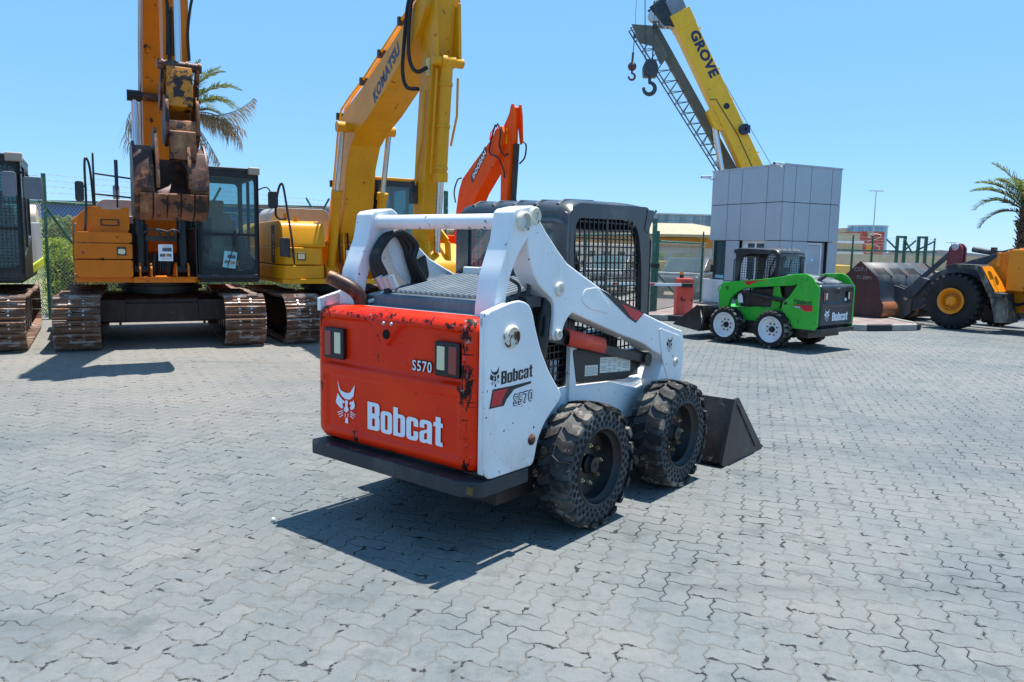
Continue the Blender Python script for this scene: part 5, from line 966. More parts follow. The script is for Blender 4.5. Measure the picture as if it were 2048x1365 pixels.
for x in (-3.6, -2.7, -1.8, -.9): m.add([(x, -.2125, .73), (x + .12, -.2125, .73), (x + .16, -.2125, .785), (x + .04, -.2125, .785)], [(0, 1, 2, 3)])
m.build('stripe', REDV, ar, fix=False)['kind'] = 'stuff'

# ------------------------------------------------------------ fences
WIRE = paint('mesh_wire', H('a9b4a9'), .5, metal=.1); WIREG = paint('mesh_wire_green', H('3f5c50'), .5)
def fence(p0, p1, h, posts, label, base=0, arm=0, armlen=.5, rails=True, wires=3, wmat=None, sp=.085, armh=0, th=.004, pr_=.035):
    d = Vector((p1[0] - p0[0], p1[1] - p0[1])); L = d.length; e = empty('chain_link_fence', (p0[0], p0[1], base), atan2(d.x, d.y) - pi / 2, label, 'fence', 'chain link fences')
    # local x along the fence, y across
    m = MB(); n = int((L + h) / sp)
    for k in range(n):
        for sgn in (1, -1):
            x = k * sp - h; a0 = max(0, x); a1 = min(L, x + h)
            if a1 <= a0: continue
            z0, z1 = (a0 - x, a1 - x) if sgn > 0 else (h - (a0 - x), h - (a1 - x))
            m.beam((a0, .0 + sgn * th * .5, z0 + .03), (a1, .0 + sgn * th * .5, z1 + .03), th, th, upv=(0, 1, 0))
    m.build('mesh', wmat or WIRE, e, ang=10)['kind'] = 'stuff'
    for x in posts:
        m = MB(); m.cyl((x, -.03, -.02), (x, -.03, h + .05), pr_, 12)
        if arm in (1, 3): m.cyl((x, -.03, h + .03), (x - armlen * .75, -.03 - armlen * .2, h + armlen * .9), pr_ * .7, 8)
        if arm in (2, 3): m.cyl((x, -.03, h + .03), (x + armlen * .75, -.03 + armlen * .2, h + armlen * .9), pr_ * .7, 8)
        if arm == 4: m.cyl((x, -.03, h), (x, -.03, h + armlen), pr_ * .8, 8)
        m.build('post', FENCEG, e)
    if rails: m = MB(); m.cyl((0, -.03, h), (L, -.03, h), .028, 10); m.build('top_rail', FENCEG, e)
    for k in range(wires):
        z = h + armlen * (.3 + .6 * k / max(1, wires - 1)); m = MB(); pts = [(x, -.03, z + .008 * sin(x * 3 + k)) for x in [L * q / 40 for q in range(41)]]; m.tube(pts, .004, 5)
        for q in range(int(L / .18)): x = q * .18 + .05 * k; m.beam((x - .012, -.03, z - .012), (x + .012, -.03, z + .012), .003, .003); m.beam((x - .012, -.03, z + .014), (x + .012, -.03, z - .012), .003, .003)
        m.build('barbed_wire', WIRE, e)
    return e
f1 = fence((-9.67, 16.04), (-2.6, 30.4), 2.43, [0, 4.2, 8.4, 12.6, 15.8], 'long green-posted chain link fence behind the excavators', arm=0, armlen=.62, wires=4)
for x in (0.0,): m = MB(); m.cyl((x, -.03, 2.43), (x, -.03, 3.0), .045, 12); m.cyl((x, -.03, 2.35), (x + 1.6, -.03, .2), .028, 10); m.build('corner_brace', FENCEG, f1)
for x in (4.2, 8.4, 12.6):
    m = MB(); m.cyl((x, -.03, 2.43), (x - .2, .25, 3.05), .03, 8); m.build('arm', FENCEG, f1); m = MB(); m.cyl((x, -.03, 2.43), (x + .2, -.30, 3.05), .03, 8); m.build('arm', FENCEG, f1); m = MB(); m.cyl((x + .03, -.03, 2.2), (x + 1.0, .6, .1), .026, 8); m.build('stay', FENCEG, f1)
m = MB(); m.cyl((15.8, -.03, 2.4), (15.8, -.03, 3.75), .09, 14); m.ball((15.8, -.03, 3.75), .09, 12); m.build('end_post', FENCEG, f1)
fence((-19, 22.5), (-9.75, 16.08), 2.43, [0, 4, 8], 'chain link fence running off behind the far left excavator', armlen=.6, wires=3)
fence((-2.6, 30.4), (3.62, 20.3), 2.1, [3, 6, 9], 'chain link fence seen through the gap behind the white skid steer', armlen=.4, wires=0)
m = MB(); 
gp = empty('gate_post', (3.64, 20.2, .1), 0, 'thick green gate post rising right of the black cab', 'post'); m.box(-.055, .055, -.055, .055, 0, 2.42); m.build('post', FENCEG, gp, .006); m = MB(); m.box(.06, .13, -.04, .04, 0, 2.1); m.build('gate_stile', FENCEG, gp, .006); m = MB(); m.beam((-.40, 0, 2.05), (.02, 0, 2.62), .05, .05); m.build('arm', FENCEG, gp); m = MB(); m.beam((.0, 0, 1.1), (.95, -.1, .08), .045, .045); m.build('stay', FENCEG, gp); m = MB(); m.box(-.08, .14, -.08, .08, 1.15, 1.25); m.build('hinge', BLACKP, gp)
fence((3.80, 20.4), (6.05, 24.6), 1.83, [4.35], 'short chain link gate panel between the gate post and guardhouse', base=.1, arm=1, armlen=.42, wires=0, sp=.075, th=.005)
fence((9.9, 24.0), (14.2, 26.2), 1.78, [.75, 1.65, 4.7], 'chain link fence with upright wire arms right of the guardhouse', base=.05, arm=4, armlen=.46, wires=4, sp=.085)
for k, (x, lb) in enumerate(((12.42, 'left one of two green rectangular tube frames above the loader bucket'), (13.10, 'right one of two green rectangular tube frames above the loader bucket'))):
    e = empty('tube_frame', (x, 25.0, 0), 0, lb, 'gate frame', 'green gate frames'); m = MB(); m.box(-.16, -.08, -.04, .04, 0, 2.32); m.build('stile', FENCEG, e); m = MB(); m.box(.08, .16, -.04, .04, 0, 2.32); m.build('stile', FENCEG, e); m = MB(); m.box(-.08, .08, -.038, .038, 2.25, 2.318); m.build('head', FENCEG, e)
    m = MB(); m.cyl((-.30 if k else .0, 0, 1.78), (-.62 if k else -.52, -.1, 2.20), .028, 8); m.build('arm', FENCEG, e); m = MB(); m.cyl((-.30 if k else 0.05, 0, 1.78), (.36 if k else .42, -.1, 2.18), .028, 8); m.build('arm', FENCEG, e)

# ------------------------------------------------------------ hedge and shrubs (leaf clusters)
def leafmat(name, c1, c2, c3):
    m, t, b = newmat(name); n = noise(3.5, 3); n2 = noise(23, 2); c = mixc(n.step(.35, .65), H(c1), H(c2)); c = mixc(n2.step(.55, .72), c, H(c3)); setc(b, 'Base Color', c); b.inputs['Roughness'].default_value = .6
    b.inputs['Transmission Weight'].default_value = 0; tr = t.nodes.new("ShaderNodeBsdfTranslucent"); t.links.new(c.k, tr.inputs[0]); mx = t.nodes.new("ShaderNodeMixShader"); mx.inputs[0].default_value = .5
    t.links.new(b.outputs[0], mx.inputs[1]); t.links.new(tr.outputs[0], mx.inputs[2]); t.links.new(mx.outputs[0], t.nodes["Material Output"].inputs[0]); return m
HEDGE = leafmat('hedge_leaf', '6f8a1c', 'a8b830', 'cdd050'); SHRUB = leafmat('shrub_leaf', '55701c', '7f9a30', 'a9b84a'); TREEL = leafmat('tree_leaf', '5f7038', '8b9860', 'aab07a'); PALMG = leafmat('palm_green', '46582c', '6a7842', '9a9a68'); PALMD = leafmat('palm_dry', '8a765a', 'a8967a', 'c4b59a')
TRUNK = paint('trunk_bark', H('6b5744'), .9, wear=H('3d3026'), amt=.5, wsc=9, bmp=.6)
def leaves(m, c, ext, n, s, seed, cond=None):
    R = random.Random(seed)
    for k in range(n):
        p = Vector((c[0] + R.uniform(-1, 1) * ext[0], c[1] + R.uniform(-1, 1) * ext[1], c[2] + R.uniform(-1, 1) * ext[2]))
        if cond and not cond(p, R): continue
        a = Vector((R.gauss(0, 1), R.gauss(0, 1), R.gauss(0, 1) * .7)).normalized(); b_ = a.orthogonal().normalized(); w_ = s * R.uniform(.6, 1.3)
        m.add([p - a * w_, p + b_ * w_ * .45, p + a * w_, p - b_ * w_ * .45], [(0, 1, 2, 3)])
hd = Vector((7.07, 14.36, 0)).normalized(); hp = Vector((hd.y, -hd.x, 0))
hg = empty('hedge', (-9.9, 16.6, 0), 0, 'yellow-green clipped hedge growing along behind the chain link fence', 'hedge')
m = MB(); R = random.Random(3)
for k in range(26000):
    t = R.uniform(0, 13.5); edge = R.random(); w = (-1 if edge < .7 else 1) * R.uniform(.30, .42) if R.random() < .75 else R.uniform(-.4, .4); hh = 1.52 + .10 * sin(t * 1.7) + .06 * sin(t * 5.3 + 1); z = R.uniform(.05, hh) if R.random() < .8 else hh + R.uniform(-.12, .10)
    w += .05 * sin(t * 7 + z * 6); x = hd.x * t - hp.x * (.45 + w) ; y = hd.y * t - hp.y * (.45 + w); a = Vector((R.gauss(0, 1), R.gauss(0, 1), R.gauss(0, 1) * .8)).normalized(); b_ = a.orthogonal().normalized(); s = R.uniform(.022, .05); p = Vector((x, y, z))
    m.add([p - a * s, p + b_ * s * .5, p + a * s, p - b_ * s * .5], [(0, 1, 2, 3)])
for k in range(7000):
    t = R.uniform(0, 9); x = -hd.y * 0 - .82 * t - .3 - R.uniform(0, .7) * .0; y = .57 * t + .55 + R.uniform(-.35, .35); z = R.uniform(.05, 1.5); p = Vector((x, y, z)); a = Vector((R.gauss(0, 1), R.gauss(0, 1), R.gauss(0, 1))).normalized(); b_ = a.orthogonal().normalized(); s = R.uniform(.022, .05); m.add([p - a * s, p + b_ * s * .5, p + a * s, p - b_ * s * .5], [(0, 1, 2, 3)])
m.build('foliage', HEDGE, hg, fix=False)
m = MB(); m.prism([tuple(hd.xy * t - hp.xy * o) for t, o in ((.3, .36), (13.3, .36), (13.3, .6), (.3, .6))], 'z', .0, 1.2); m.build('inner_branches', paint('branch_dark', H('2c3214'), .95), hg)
def tree(name, p, h, ext, n, s, mat, label, cat, group=None, seed=1, trunk=.05, crownz=None):
    e = empty(name, p, 0, label, cat, group); cz = crownz or h - ext[2]; m = MB(); R = random.Random(seed)
    blobs = [(Vector((R.uniform(-.6, .6) * ext[0], R.uniform(-.6, .6) * ext[1], cz + R.uniform(-.65, .65) * ext[2])), R.uniform(.28, .5)) for _ in range(14)]
    for k in range(n):
        c, q = R.choice(blobs); d = Vector((R.gauss(0, 1), R.gauss(0, 1), R.gauss(0, 1))).normalized() * R.uniform(.55, 1); pt = c + Vector((d.x * ext[0] * q, d.y * ext[1] * q, d.z * ext[2] * q)); a = Vector((R.gauss(0, 1), R.gauss(0, 1), R.gauss(0, 1))).normalized(); b_ = a.orthogonal().normalized(); w_ = s * R.uniform(.6, 1.3)
        m.add([pt - a * w_, pt + b_ * w_ * .5, pt + a * w_, pt - b_ * w_ * .5], [(0, 1, 2, 3)])
    m.build('crown', mat, e, fix=False); m = MB(); m.tube([(0, 0, 0), (trunk * .5, 0, cz * .5), (0, trunk, cz)], [trunk, trunk * .8, trunk * .5], 10)
    for q in range(6): c, _ = blobs[q]; m.tube([(0, trunk * .6, cz * .7), tuple(c * .6 + Vector((0, 0, cz * .35))), tuple(c)], [trunk * .5, trunk * .35, trunk * .15], 6)
    m.build('trunk', TRUNK, e); return e
tree('tree', (-15.2, 25.0, 0), 2.6, (1.5, 1.2, 1.0), 5200, .07, TREEL, 'grey-green bushy tree between the far left excavator and the blue wall', 'tree', seed=5)

# ------------------------------------------------------------ palms
def palm(p, h, fronds, label, seed, tr=.17, group='date palms', skirt=True):
    e = empty('palm_tree', p, 0, label, 'palm tree', group); R = random.Random(seed); m = MB(); n = 30
    for k in range(n):
        z = h * k / n; m.lathe([(tr * (1 - .12 * k / n), 0), (tr * 1.22, h / n * .7), (tr * 1.0, h / n * 1.0)], (0, 0, z), (0, 0, 1), 12)
    for k in range(150):
        z = R.uniform(h * .55, h + .05); a = R.uniform(0, 2 * pi); d = Vector((cos(a), sin(a), 0)); q = Vector((0, 0, z)) + d * tr * .9; m.beam(q, q + d * R.uniform(.05, .18) + Vector((0, 0, R.uniform(.08, .25))), .05, .02)
    m.build('trunk', TRUNK, e)
    for (az, el, ln, droop, dry) in fronds:
        a = radians(az); d = Vector((sin(a), cos(a), 0)); pts = []; N = 14; ang = radians(el); q = Vector((0, 0, h))
        for k in range(N + 1):
            pts.append(q.copy()); ang -= radians(droop) / N * (1 + k / N); q = q + (d * cos(ang) + Vector((0, 0, sin(ang)))) * ln / N
        fr = MB(); fr.tube(pts, [.022 * (1 - .75 * k / N) for k in range(N + 1)], 6, 1); nl = 50
        for k in range(nl):
            t = .14 + .86 * k / nl; i = min(N - 1, int(t * N)); f_ = t * N - i; c = pts[i].lerp(pts[i + 1], f_); dr = (pts[i + 1] - pts[i]).normalized(); sd_ = dr.cross(Vector((0, 0, 1))).normalized(); u = sd_.cross(dr)
            for s in (-1, 1):
                if dry and R.random() < .25: continue
                LL = ln * .24 * (sin(pi * min(1, t * .85 + .12)) ** .6) * R.uniform(.75, 1.1); dd = (sd_ * s * (.75 if not dry else .5) + dr * R.uniform(.45, .8) + u * (R.uniform(.1, .5) if not dry else R.uniform(-.9, -.1))).normalized(); w_ = .010; tip = c + dd * LL + Vector((0, 0, -LL * (.18 if not dry else .75))); mid = c + dd * LL * .55 + Vector((0, 0, -LL * (.02 if not dry else .25)))
                pp = dr * w_; fr.add([c - pp, c + pp, mid + pp * 1.2, tip, mid - pp * 1.2], [(0, 1, 2, 3, 4)], 0)
        fr.build('frond', [PALMD if dry else PALMG, PALMD], e, fix=False)
    return e
palm((-10.2, 24.5, 0), 5.6, [(95, 50, 2.1, 75, 0), (75, 68, 2.0, 60, 0), (110, 78, 2.0, 55, 0), (60, 80, 1.9, 35, 0), (100, 25, 1.7, 60, 0), (130, 40, 1.7, 60, 0), (40, 55, 1.8, 60, 0), (0, 70, 1.8, 60, 0), (-60, 60, 1.8, 70, 0), (160, 60, 1.8, 70, 0), (84, 88, 1.7, 20, 0), (96, 14, 2.3, 62, 1), (80, -12, 2.2, -40, 1), (100, -2, 2.1, 20, 1), (100, -48, 1.9, 10, 1), (70, -60, 1.6, 10, 1), (120, -65, 1.6, 5, 1), (-85, 50, 3.1, 112, 1), (-95, 38, 2.9, 110, 1), (-75, 60, 2.8, 110, 1), (-78, -30, 1.7, 30, 1), (-95, -50, 1.6, 20, 1), (150, -50, 1.5, 20, 1), (95, -75, 1.7, 5, 1), (85, 5, 1.5, 30, 1)], 'date palm with hanging dry fronds behind the orange-yellow excavator boom', 4)
palm((14.42, 22.0, 0), 2.9, [(-82, 66, 1.8, 50, 0), (-70, 80, 1.8, 35, 0), (-95, 45, 1.8, 60, 0), (-88, 25, 1.5, 60, 0), (-60, 60, 1.7, 50, 0), (-110, 70, 1.7, 50, 0), (20, 75, 1.8, 50, 0), (60, 60, 1.8, 60, 0), (90, 45, 1.8, 60, 0), (130, 60, 1.7, 60, 0), (170, 60, 1.7, 60, 0), (-140, 65, 1.7, 50, 0), (-90, -60, .5, 10, 1), (-70, -40, .4, 10, 1)], 'date palm with green fronds rising behind the wheel loader at the right edge', 9, tr=.19)

# ------------------------------------------------------------ crane behind the guardhouse
CR = empty('mobile_crane', (12.8, 36.5, 0), radians(-90), 'yellow telescopic mobile crane with dark lettering and lattice jib rising behind the guardhouse', 'crane')
# local frame: heading -90 -> local +y is world -x, local +x is world +y... build in (u = -world x offset, z)
bx, bz = (12.8 - 10.95), 4.0      # passes this point; direction up-left
dU = Vector((.477, .879)); nU = Vector((.879, -.477))   # along boom (u,z); underside normal (left side in the picture)
def bp(s, o): return (Vector((12.8 - 11.09 + .22, 5.70)) + dU * s + nU * o)   # s along, o toward the underside
def boomsec(s0, s1, o0, o1, x0, x1):
    m = MB(); a, b, c, d = bp(s0, o0), bp(s1, o0), bp(s1, o1), bp(s0, o1); m.prism([tuple(a), tuple(b), tuple(c), tuple(d)], 'x', x0, x1); return m
m = boomsec(-3.2, 6.9, -.42, .50, -.36, .36); bo = m.build('boom', YEL_G, CR, .03)
m = boomsec(6.88, 7.6, -.44, .52, -.38, .38); m.build('boom_collar', YEL_G, bo, .02)
m = boomsec(6.9, 8.3, -.34, .40, -.28, .28); s2 = m.build('inner_section', paint('section_grey', H('77828c'), .45, dirt=H('4f5660'), damt=.3), bo, .02)
m = MB()
for (s, o, q) in ((7.55, .75, .26), (8.0, 1.0, .30), (7.3, .45, .22), (8.3, .6, .28)):
    c = bp(s, o)
    for x in (-.22, -.1, .02, .14): m.lathe([(.06, 0), (q * .8, .0), (q, -.02), (q, .07), (q * .8, .05), (.06, .05)], (x, c.x, c.y), (1, 0, 0), 20, closed=True)
m.build('sheave', GALV, s2)['kind'] = 'stuff'
m = MB(); a, b_, c, d = bp(7.0, .3), bp(8.5, .3), bp(8.4, 1.15), bp(7.4, .9); m.prism([tuple(q) for q in (a, b_, c, d)], 'x', -.27, -.23); m.prism([tuple(q) for q in (a, b_, c, d)], 'x', .23, .27); m.build('boom_head', STEEL, s2, .02)
o = bp(6.2, .10); text('lettering', 'GROVE', .42, NAVYV, bo, (-.362, bp(6.55, .05).x, bp(6.55, .05).y), (0, -dU.x, -dU.y), (0, -nU.x, -nU.y), xs=1.12, bold=.05)
m = MB(); c = bp(2.9, -.05); m.lathe([(.0, .0), (.13, .0), (.14, .012)], (-.362, c.x, c.y), (-1, 0, 0), 20); m.build('inspection_hole', BLACKP, bo)
m = MB(); c = bp(1.6, -.30); m.lathe([(.10, 0), (.24, 0), (.24, -.04), (.1, -.04), (.1, -.16), (.24, -.16), (.24, -.20), (.08, -.2)], (-.37, c.x, c.y), (1, 0, 0), 24); m.box(-.5, -.40, c.x - .26, c.x - .04, c.y - .16, c.y + .18); m.build('cable_reel', NAVYV, bo)
m = MB(); c0 = bp(2.8, .50); m.prism([tuple(bp(2.0, .48)), tuple(bp(3.2, .48)), tuple(bp(3.1, .82)), tuple(bp(2.2, .82))], 'x', -.30, .30); m.build('cylinder_bracket', YEL_G, bo, .02)
c1 = bp(2.3, .72); m = MB(); m.cyl((0, c1.x, c1.y), (0, 2.62, 2.6), .16, 20); cy = m.build('lift_cylinder', CHROME, CR); m = MB(); m.cyl((0, 2.62, 2.7), (0, 2.1, 1.2), .22, 20); m.build('barrel', YEL_G, cy)
for k in range(5):
    m = MB(); s = (6.6, 4.6, 3.1, .4, -2)[k]; c = bp(s, -.44); m.beam((-.1, c.x, c.y), (-.1, c.x - .14, c.y + .02), .1, .06); m.build('rope_guide', YEL_G, bo)
for (p, q) in (((-.05, 12.8 - 7.55, 12.3), (-.05, 12.8 - 11.9, 5.6)), ((.05, 12.8 - 10.2, 7.45), (.05, 12.8 - 11.45, 5.6))): m = MB(); m.cyl(p, q, .012, 5); m.build('hoist_rope', STEEL, CR)
m = MB(); m.tube([(-.37, *bp(-2.5, .1)), (-.37, *bp(1.5, .05)), (-.37, *bp(3.4, .25)), (-.37, *bp(3.5, .5))], .02, 6); m.build('cable', BLACKP, bo)
# lattice jib stowed along the boom
jb = empty('jib', (0, 0, 0), 0, '', ''); del jb['label']; del jb['category']; bpy.data.objects.remove(jb)
def jp(s, o): return (Vector((12.8 - 9.78, 5.2)) + Vector((.545, .838)) * s + Vector((.838, -.545)) * o)
m = MB(); n = 16; S0, S1 = -1.0, 8.0
m.beam((.28, *jp(S0, -.42)), (.28, *jp(S1 - .4, -.55)), .30, .42); 
lat = MB()
for x in (-.1, .45):
    lat.beam((x, *jp(S0, .12)), (x, *jp(S1, .42)), .05, .05)
    for k in range(n):
        t0, t1 = S0 + (S1 - S0) * k / n, S0 + (S1 - S0) * (k + 1) / n; o0 = .12 + .3 * k / n; oo = .12 + .3 * (k + 1) / n
        lat.beam((x, *jp(t0, o0)), (.28, *jp((t0 + t1) / 2, -.34)), .03, .03); lat.beam((.28, *jp((t0 + t1) / 2, -.34)), (x, *jp(t1, oo)), .03, .03)
jo = m.build('jib', OLIVE, CR, .01); lat.build('lattice', OLIVE, jo)
m = MB(); m.prism([tuple(jp(7.2, .40)), tuple(jp(8.1, .30)), tuple(jp(7.6, -.40)), tuple(jp(6.0, -.45)), tuple(jp(5.9, .1)), tuple(jp(6.8, .0))], 'x', -.14, -.08); m.build('jib_plate', OLIVE, jo)
def hook(loc, big, label):
    e = empty('crane_hook', loc, radians(-90), label, 'hook', 'hooks hanging from the crane'); HK = paint('hook_maroon', H('5e4046'), .6, wear=H('2c2024'), amt=.4) if not big else paint('hook_dark', H('3b3d48'), .5, wear=H('201f24'), amt=.4); k = 1.0 if big else .55
    if big:
        m = MB(); m.prism(rpoly([(-.30, -.35), (.30, -.35), (.34, .1), (.2, .42), (-.2, .42), (-.34, .1)], .05, 3), 'x', -.22, .22); bl = m.build('hook_block', HK, e, .03)
        for x in (-.12, .0, .12): m = MB(); m.cyl((x, -.1, .4), (x, -.06, 3.0), .011, 5); m.build('rope', STEEL, e)
        for x in (-.10, .12): m = MB(); m.cyl((x, .22, .4), (x, .36, 3.2), .011, 5); m.build('rope', STEEL, e)
        z0 = -.35
    else:
        m = MB(); m.ball((0, 0, 0), .20, 18); bl = m.build('headache_ball', HK, e); m = MB(); m.cyl((0, 0, .18), (0, -.02, .62), .05, 10); m.cyl((0, -.02, .60), (0, -.06, 1.3), .02, 6); m.cyl((0, -.06, 1.25), (0, -.06, 1.42), .06, 10); m.build('swivel', HK, e)
        m = MB(); m.cyl((0, -.06, 1.4), (0, -.08, 3.2), .011, 5); m.build('rope', STEEL, e); z0 = -.18
    m = MB(); m.cyl((0, 0, z0), (0, 0, z0 - .22 * k), .06 * k + .01, 10); pts = []
    for q in range(13): a = radians(100 - q * 24); pts.append((0, -cos(a) * .26 * k * 1.0, z0 - .48 * k + sin(a) * .26 * k))
    m.tube(pts, [.055 * k + .03 * k * sin(pi * q / 12) + .015 * k for q in range(13)], 10); m.build('hook', HK, e)
hook((6.03, 36.4, 9.86), True, 'large dark hook block hanging on ropes below the crane boom head'); hook((5.21, 36.4, 9.98), False, 'small maroon ball and hook hanging on one rope from the crane')
m = MB(); m.box(-1.3, 1.3, -2.6, 6.2, .75, 1.2); m.build('carrier', YEL_G, CR, .03)
m = MB(); m.box(-1.0, 1.0, -1.9, -.9, 1.3, 1.95); m.box(-.95, .95, -1.9, 1.9, 1.2, 1.5); m.prism([(-1.88, 1.95), (-1.86, 2.66), (-1.3, 2.68), (-1.2, 1.95)], 'x', -1.05, 1.05); m.box(-.5, .5, -1.75, -1.35, 2.66, 2.80); m.build('counterweight', YEL_G, CR, .03)
m = MB(); m.box(-1.06, -1.0, -1.5, -.95, 1.62, 1.95); m.build('grille', BLACKP, CR)
for y in (-1.6, -.1, 3.2, 4.7):
    for s in (-1, 1): m = MB(); m.lathe([(.0, .0), (.3, .0), (.3, .12), (.52, .12), (.6, .05), (.6, -.25), (.3, -.3)], (s * 1.1, y, .6), (s, 0, 0), 24); m.build('wheel', RUBBER, CR)

# ------------------------------------------------------------ wheel loader, right edge
WL = empty('wheel_loader', (10.27, 17.93, 0), radians(-33), 'big orange-yellow wheel loader cut by the right edge, bucket turned away', 'wheel loader')
def bigwheel(x, y):
    w = bpy.data.objects.new('wheel', None); COL.objects.link(w); w.parent = WL; w.location = (x, y, .665)
    m = MB(); m.lathe([(.29, .03), (.36, .0), (.50, -.03), (.585, .0), (.615, .05), (.62, .2), (.615, .38), (.56, .43), (.3, .40)], (0, 0, 0), (1, 0, 0), 56, closed=True)
    m.v = m.v; m.build('tyre', RUBBER, w)
    m = MB(); N = 26
    for k in range(N):
        for s in (0, 1):
            a0 = 2 * pi * (k + .5 * s) / N; xx = (.0, .20) if not s else (.21, .42); vs = []
            for (r_, sh) in ((.59, 1.1), (.665, .85)):
                for (q, tt) in ((0, -.05), (0, .05), (1, .09), (1, -.01)): a = a0 + (tt if not s else (.04 - tt) + .04) * sh / .66 * 1.0; rr_ = r_ - (.02 if (q == 0) != bool(s) else 0); vs.append((xx[q], rr_ * sin(a), rr_ * cos(a)))
            m.add(vs, [(4, 5, 6, 7), (0, 1, 5, 4), (1, 2, 6, 5), (2, 3, 7, 6), (3, 0, 4, 7)])
    m.build('tread', RUBBER, w, ang=20)
    m = MB(); m.lathe([(.30, .02), (.305, -.03), (.29, -.04), (.24, .0), (.21, .08), (.20, .10), (.13, .10), (.12, .0), (.10, -.03), (.04, -.04), (0, -.04)], (0, 0, 0), (1, 0, 0), 40); rm = m.build('rim', YEL_L, w)
    m = MB()
    for k in range(16): a = 2 * pi * k / 16; c = Vector((.10, .165 * sin(a), .165 * cos(a))); m.cyl(c, c - Vector((.03, 0, 0)), .014, 6)
    m.build('wheel_nut', BLACKP, rm)['kind'] = 'stuff'; return w
bigwheel(0, 0.1); w2 = bigwheel(2.5, .1); w2.rotation_euler = (0, 0, pi)
bigwheel(0, -2.7); w3 = bigwheel(2.5, -2.7); w3.rotation_euler = (0, 0, pi)
m = MB(); m.tube([(.03, .65, 1.42), (.03, .3, 1.50), (.03, -.40, 1.50), (.03, -.55, 1.40), (.03, -.80, .88)], .001, 4)
m = MB(); out_ = [(.30, 1.47), (.12, 1.53), (-.42, 1.52), (-.50, 1.47), (-.80, .92), (-1.02, .90), (-1.02, .82), (-.72, .80), (-.40, 1.40), (.06, 1.42), (.28, 1.42)]; m.prism(out_, 'x', .02, .50); m.prism([(-.70, .84), (-1.02, .84), (-1.16, .26), (-.86, .24), (-.80, .5)], 'x', .06, .50); m.build('mudguard', paint('guard_black', H('1e2126'), .55, dirt=H('b5ad9a'), damt=.35), WL, .01)
m = MB(); m.add([(.04, -.50, 1.49), (.50, -.50, 1.49), (.56, -.86, .93), (.04, -.83, .93)], [(0, 1, 2, 3)]); o_ = m.build('guard_plate', YEL_L, WL, fix=False)
FT = [(-.25, 1.50), (-.60, 1.80), (-1.0, 1.92), (-1.6, 1.92), (-1.7, 1.2), (-1.5, .5), (-1.0, .45), (-.6, .7), (-.3, .9)]
for x in (.75, 1.62): m = MB(); m.prism(rpoly(FT, .05, 3), 'x', x - .05, x + .05); m.build('front_frame', YEL_L, WL, .01)
m = MB(); m.prism([(-.9, .5), (-.5, .8), (-.7, 1.5), (-1.3, 1.7), (-1.6, 1.0), (-1.4, .45)], 'x', .8, 1.6); m.box(.45, .75, -1.75, -.85, .95, 1.88); m.build('frame_box', YEL_L, WL, .02)
m = MB(); m.box(.42, .50, -.70, -.62, 1.50, 1.80); m.build('lamp_bracket', YEL_L, WL, .01)
m = MB(); m.prism([(-1.4, .6), (-3.6, .6), (-4.2, .9), (-4.2, 2.0), (-2.6, 2.15), (-2.5, 1.5), (-1.6, 1.4)], 'x', .55, 1.95); m.box(.6, 1.9, -2.5, -1.7, 1.0, 1.9); m.build('rear_body', YEL_L, WL, .04)
m = MB(); m.tube([(.70, -.95, 1.45), (.66, -1.1, 1.0), (.66, -1.4, .8)], .05, 10); m.tube(arc([(.55, -.9, 1.02), (.5, -1.05, 1.1), (.48, -1.25, 1.0), (.5, -1.3, .75), (.55, -1.1, .65), (.6, -.95, .68)], 5), .035, 8); m.build('hydraulic_hose', CABLE, WL)
m = MB(); m.beam((.45, -1.25, .55), (.45, -2.0, .52), .06, .06); m.build('steering_rod', REDV, WL); m = MB(); m.box(.545, .555, -1.62, -1.50, .72, .92); m.build('warning_label', paint('label_yellow_deep', H('e8c81c'), .5), WL)
GS = paint('arm_grey', H('3e434c'), .5, dirt=H('8a8a88'), damt=.25, metal=.1)
for x in (.78, 1.60):
    m = MB(); m.prism(rpoly([(-1.2, 1.75), (-.7, 1.86), (.1, 1.62), (.9, 1.30), (1.4, .82), (1.75, .48), (1.80, .30), (1.60, .25), (1.2, .40), (.7, .95), (-.2, 1.22), (-1.2, 1.5)], .06, 3), 'x', x - .06, x + .06); m.build('lift_arm', GS, WL, .01)
m = MB(); m.prism(rpoly([(.50, 1.25), (.50, 1.92), (.60, 2.02), (.72, 2.02), (.82, 1.92), (.85, 1.5), (.9, 1.1)], .05, 4), 'x', 1.08, 1.15); m.prism(rpoly([(.50, 1.25), (.50, 1.92), (.60, 2.02), (.72, 2.02), (.82, 1.92), (.85, 1.5), (.9, 1.1)], .05, 4), 'x', 1.25, 1.32); bc = m.build('bell_crank', MAROON, WL, .01)
m = MB(); m.lathe([(.09, 0), (.085, .02), (.05, .03), (0, .03)], (1.08, .66, 1.93), (-1, 0, 0), 20); m.build('pin', GALV, bc)
m = MB(); m.beam((1.2, .68, 1.92), (1.2, 1.65, .98), .08, .10); m.cyl((1.2, .3, 1.88), (1.2, -.8, 1.7), .07, 12); m.build('tilt_link', GS, WL)
m = MB(); m.prism(rpoly([(.95, 1.12), (1.15, 1.18), (1.62, .80), (1.52, .62), (1.3, .70)], .06, 3), 'x', .55, .66)
for (y, z) in ((1.08, 1.08), (1.45, .76)): m.cyl((.53, y, z), (.68, y, z), .07, 16)
m.build('bucket_link', GS, WL, .008)
m = MB(); m.lathe([(.045, 0), (.04, .02), (0, .03)], (.35, -.55, 1.86), (0, 1, 0), 12); m.box(.28, .42, -.62, -.54, 1.80, 1.92); m.build('work_lamp', BLACKP, WL)
hose(WL, 0, [(.36, -.60, 1.84), (.40, -.75, 1.84), (.5, -.95, 1.9), (.55, -1.05, 1.86)], .014)
bkt = MB(); BW0, BW1 = -.15, 2.75
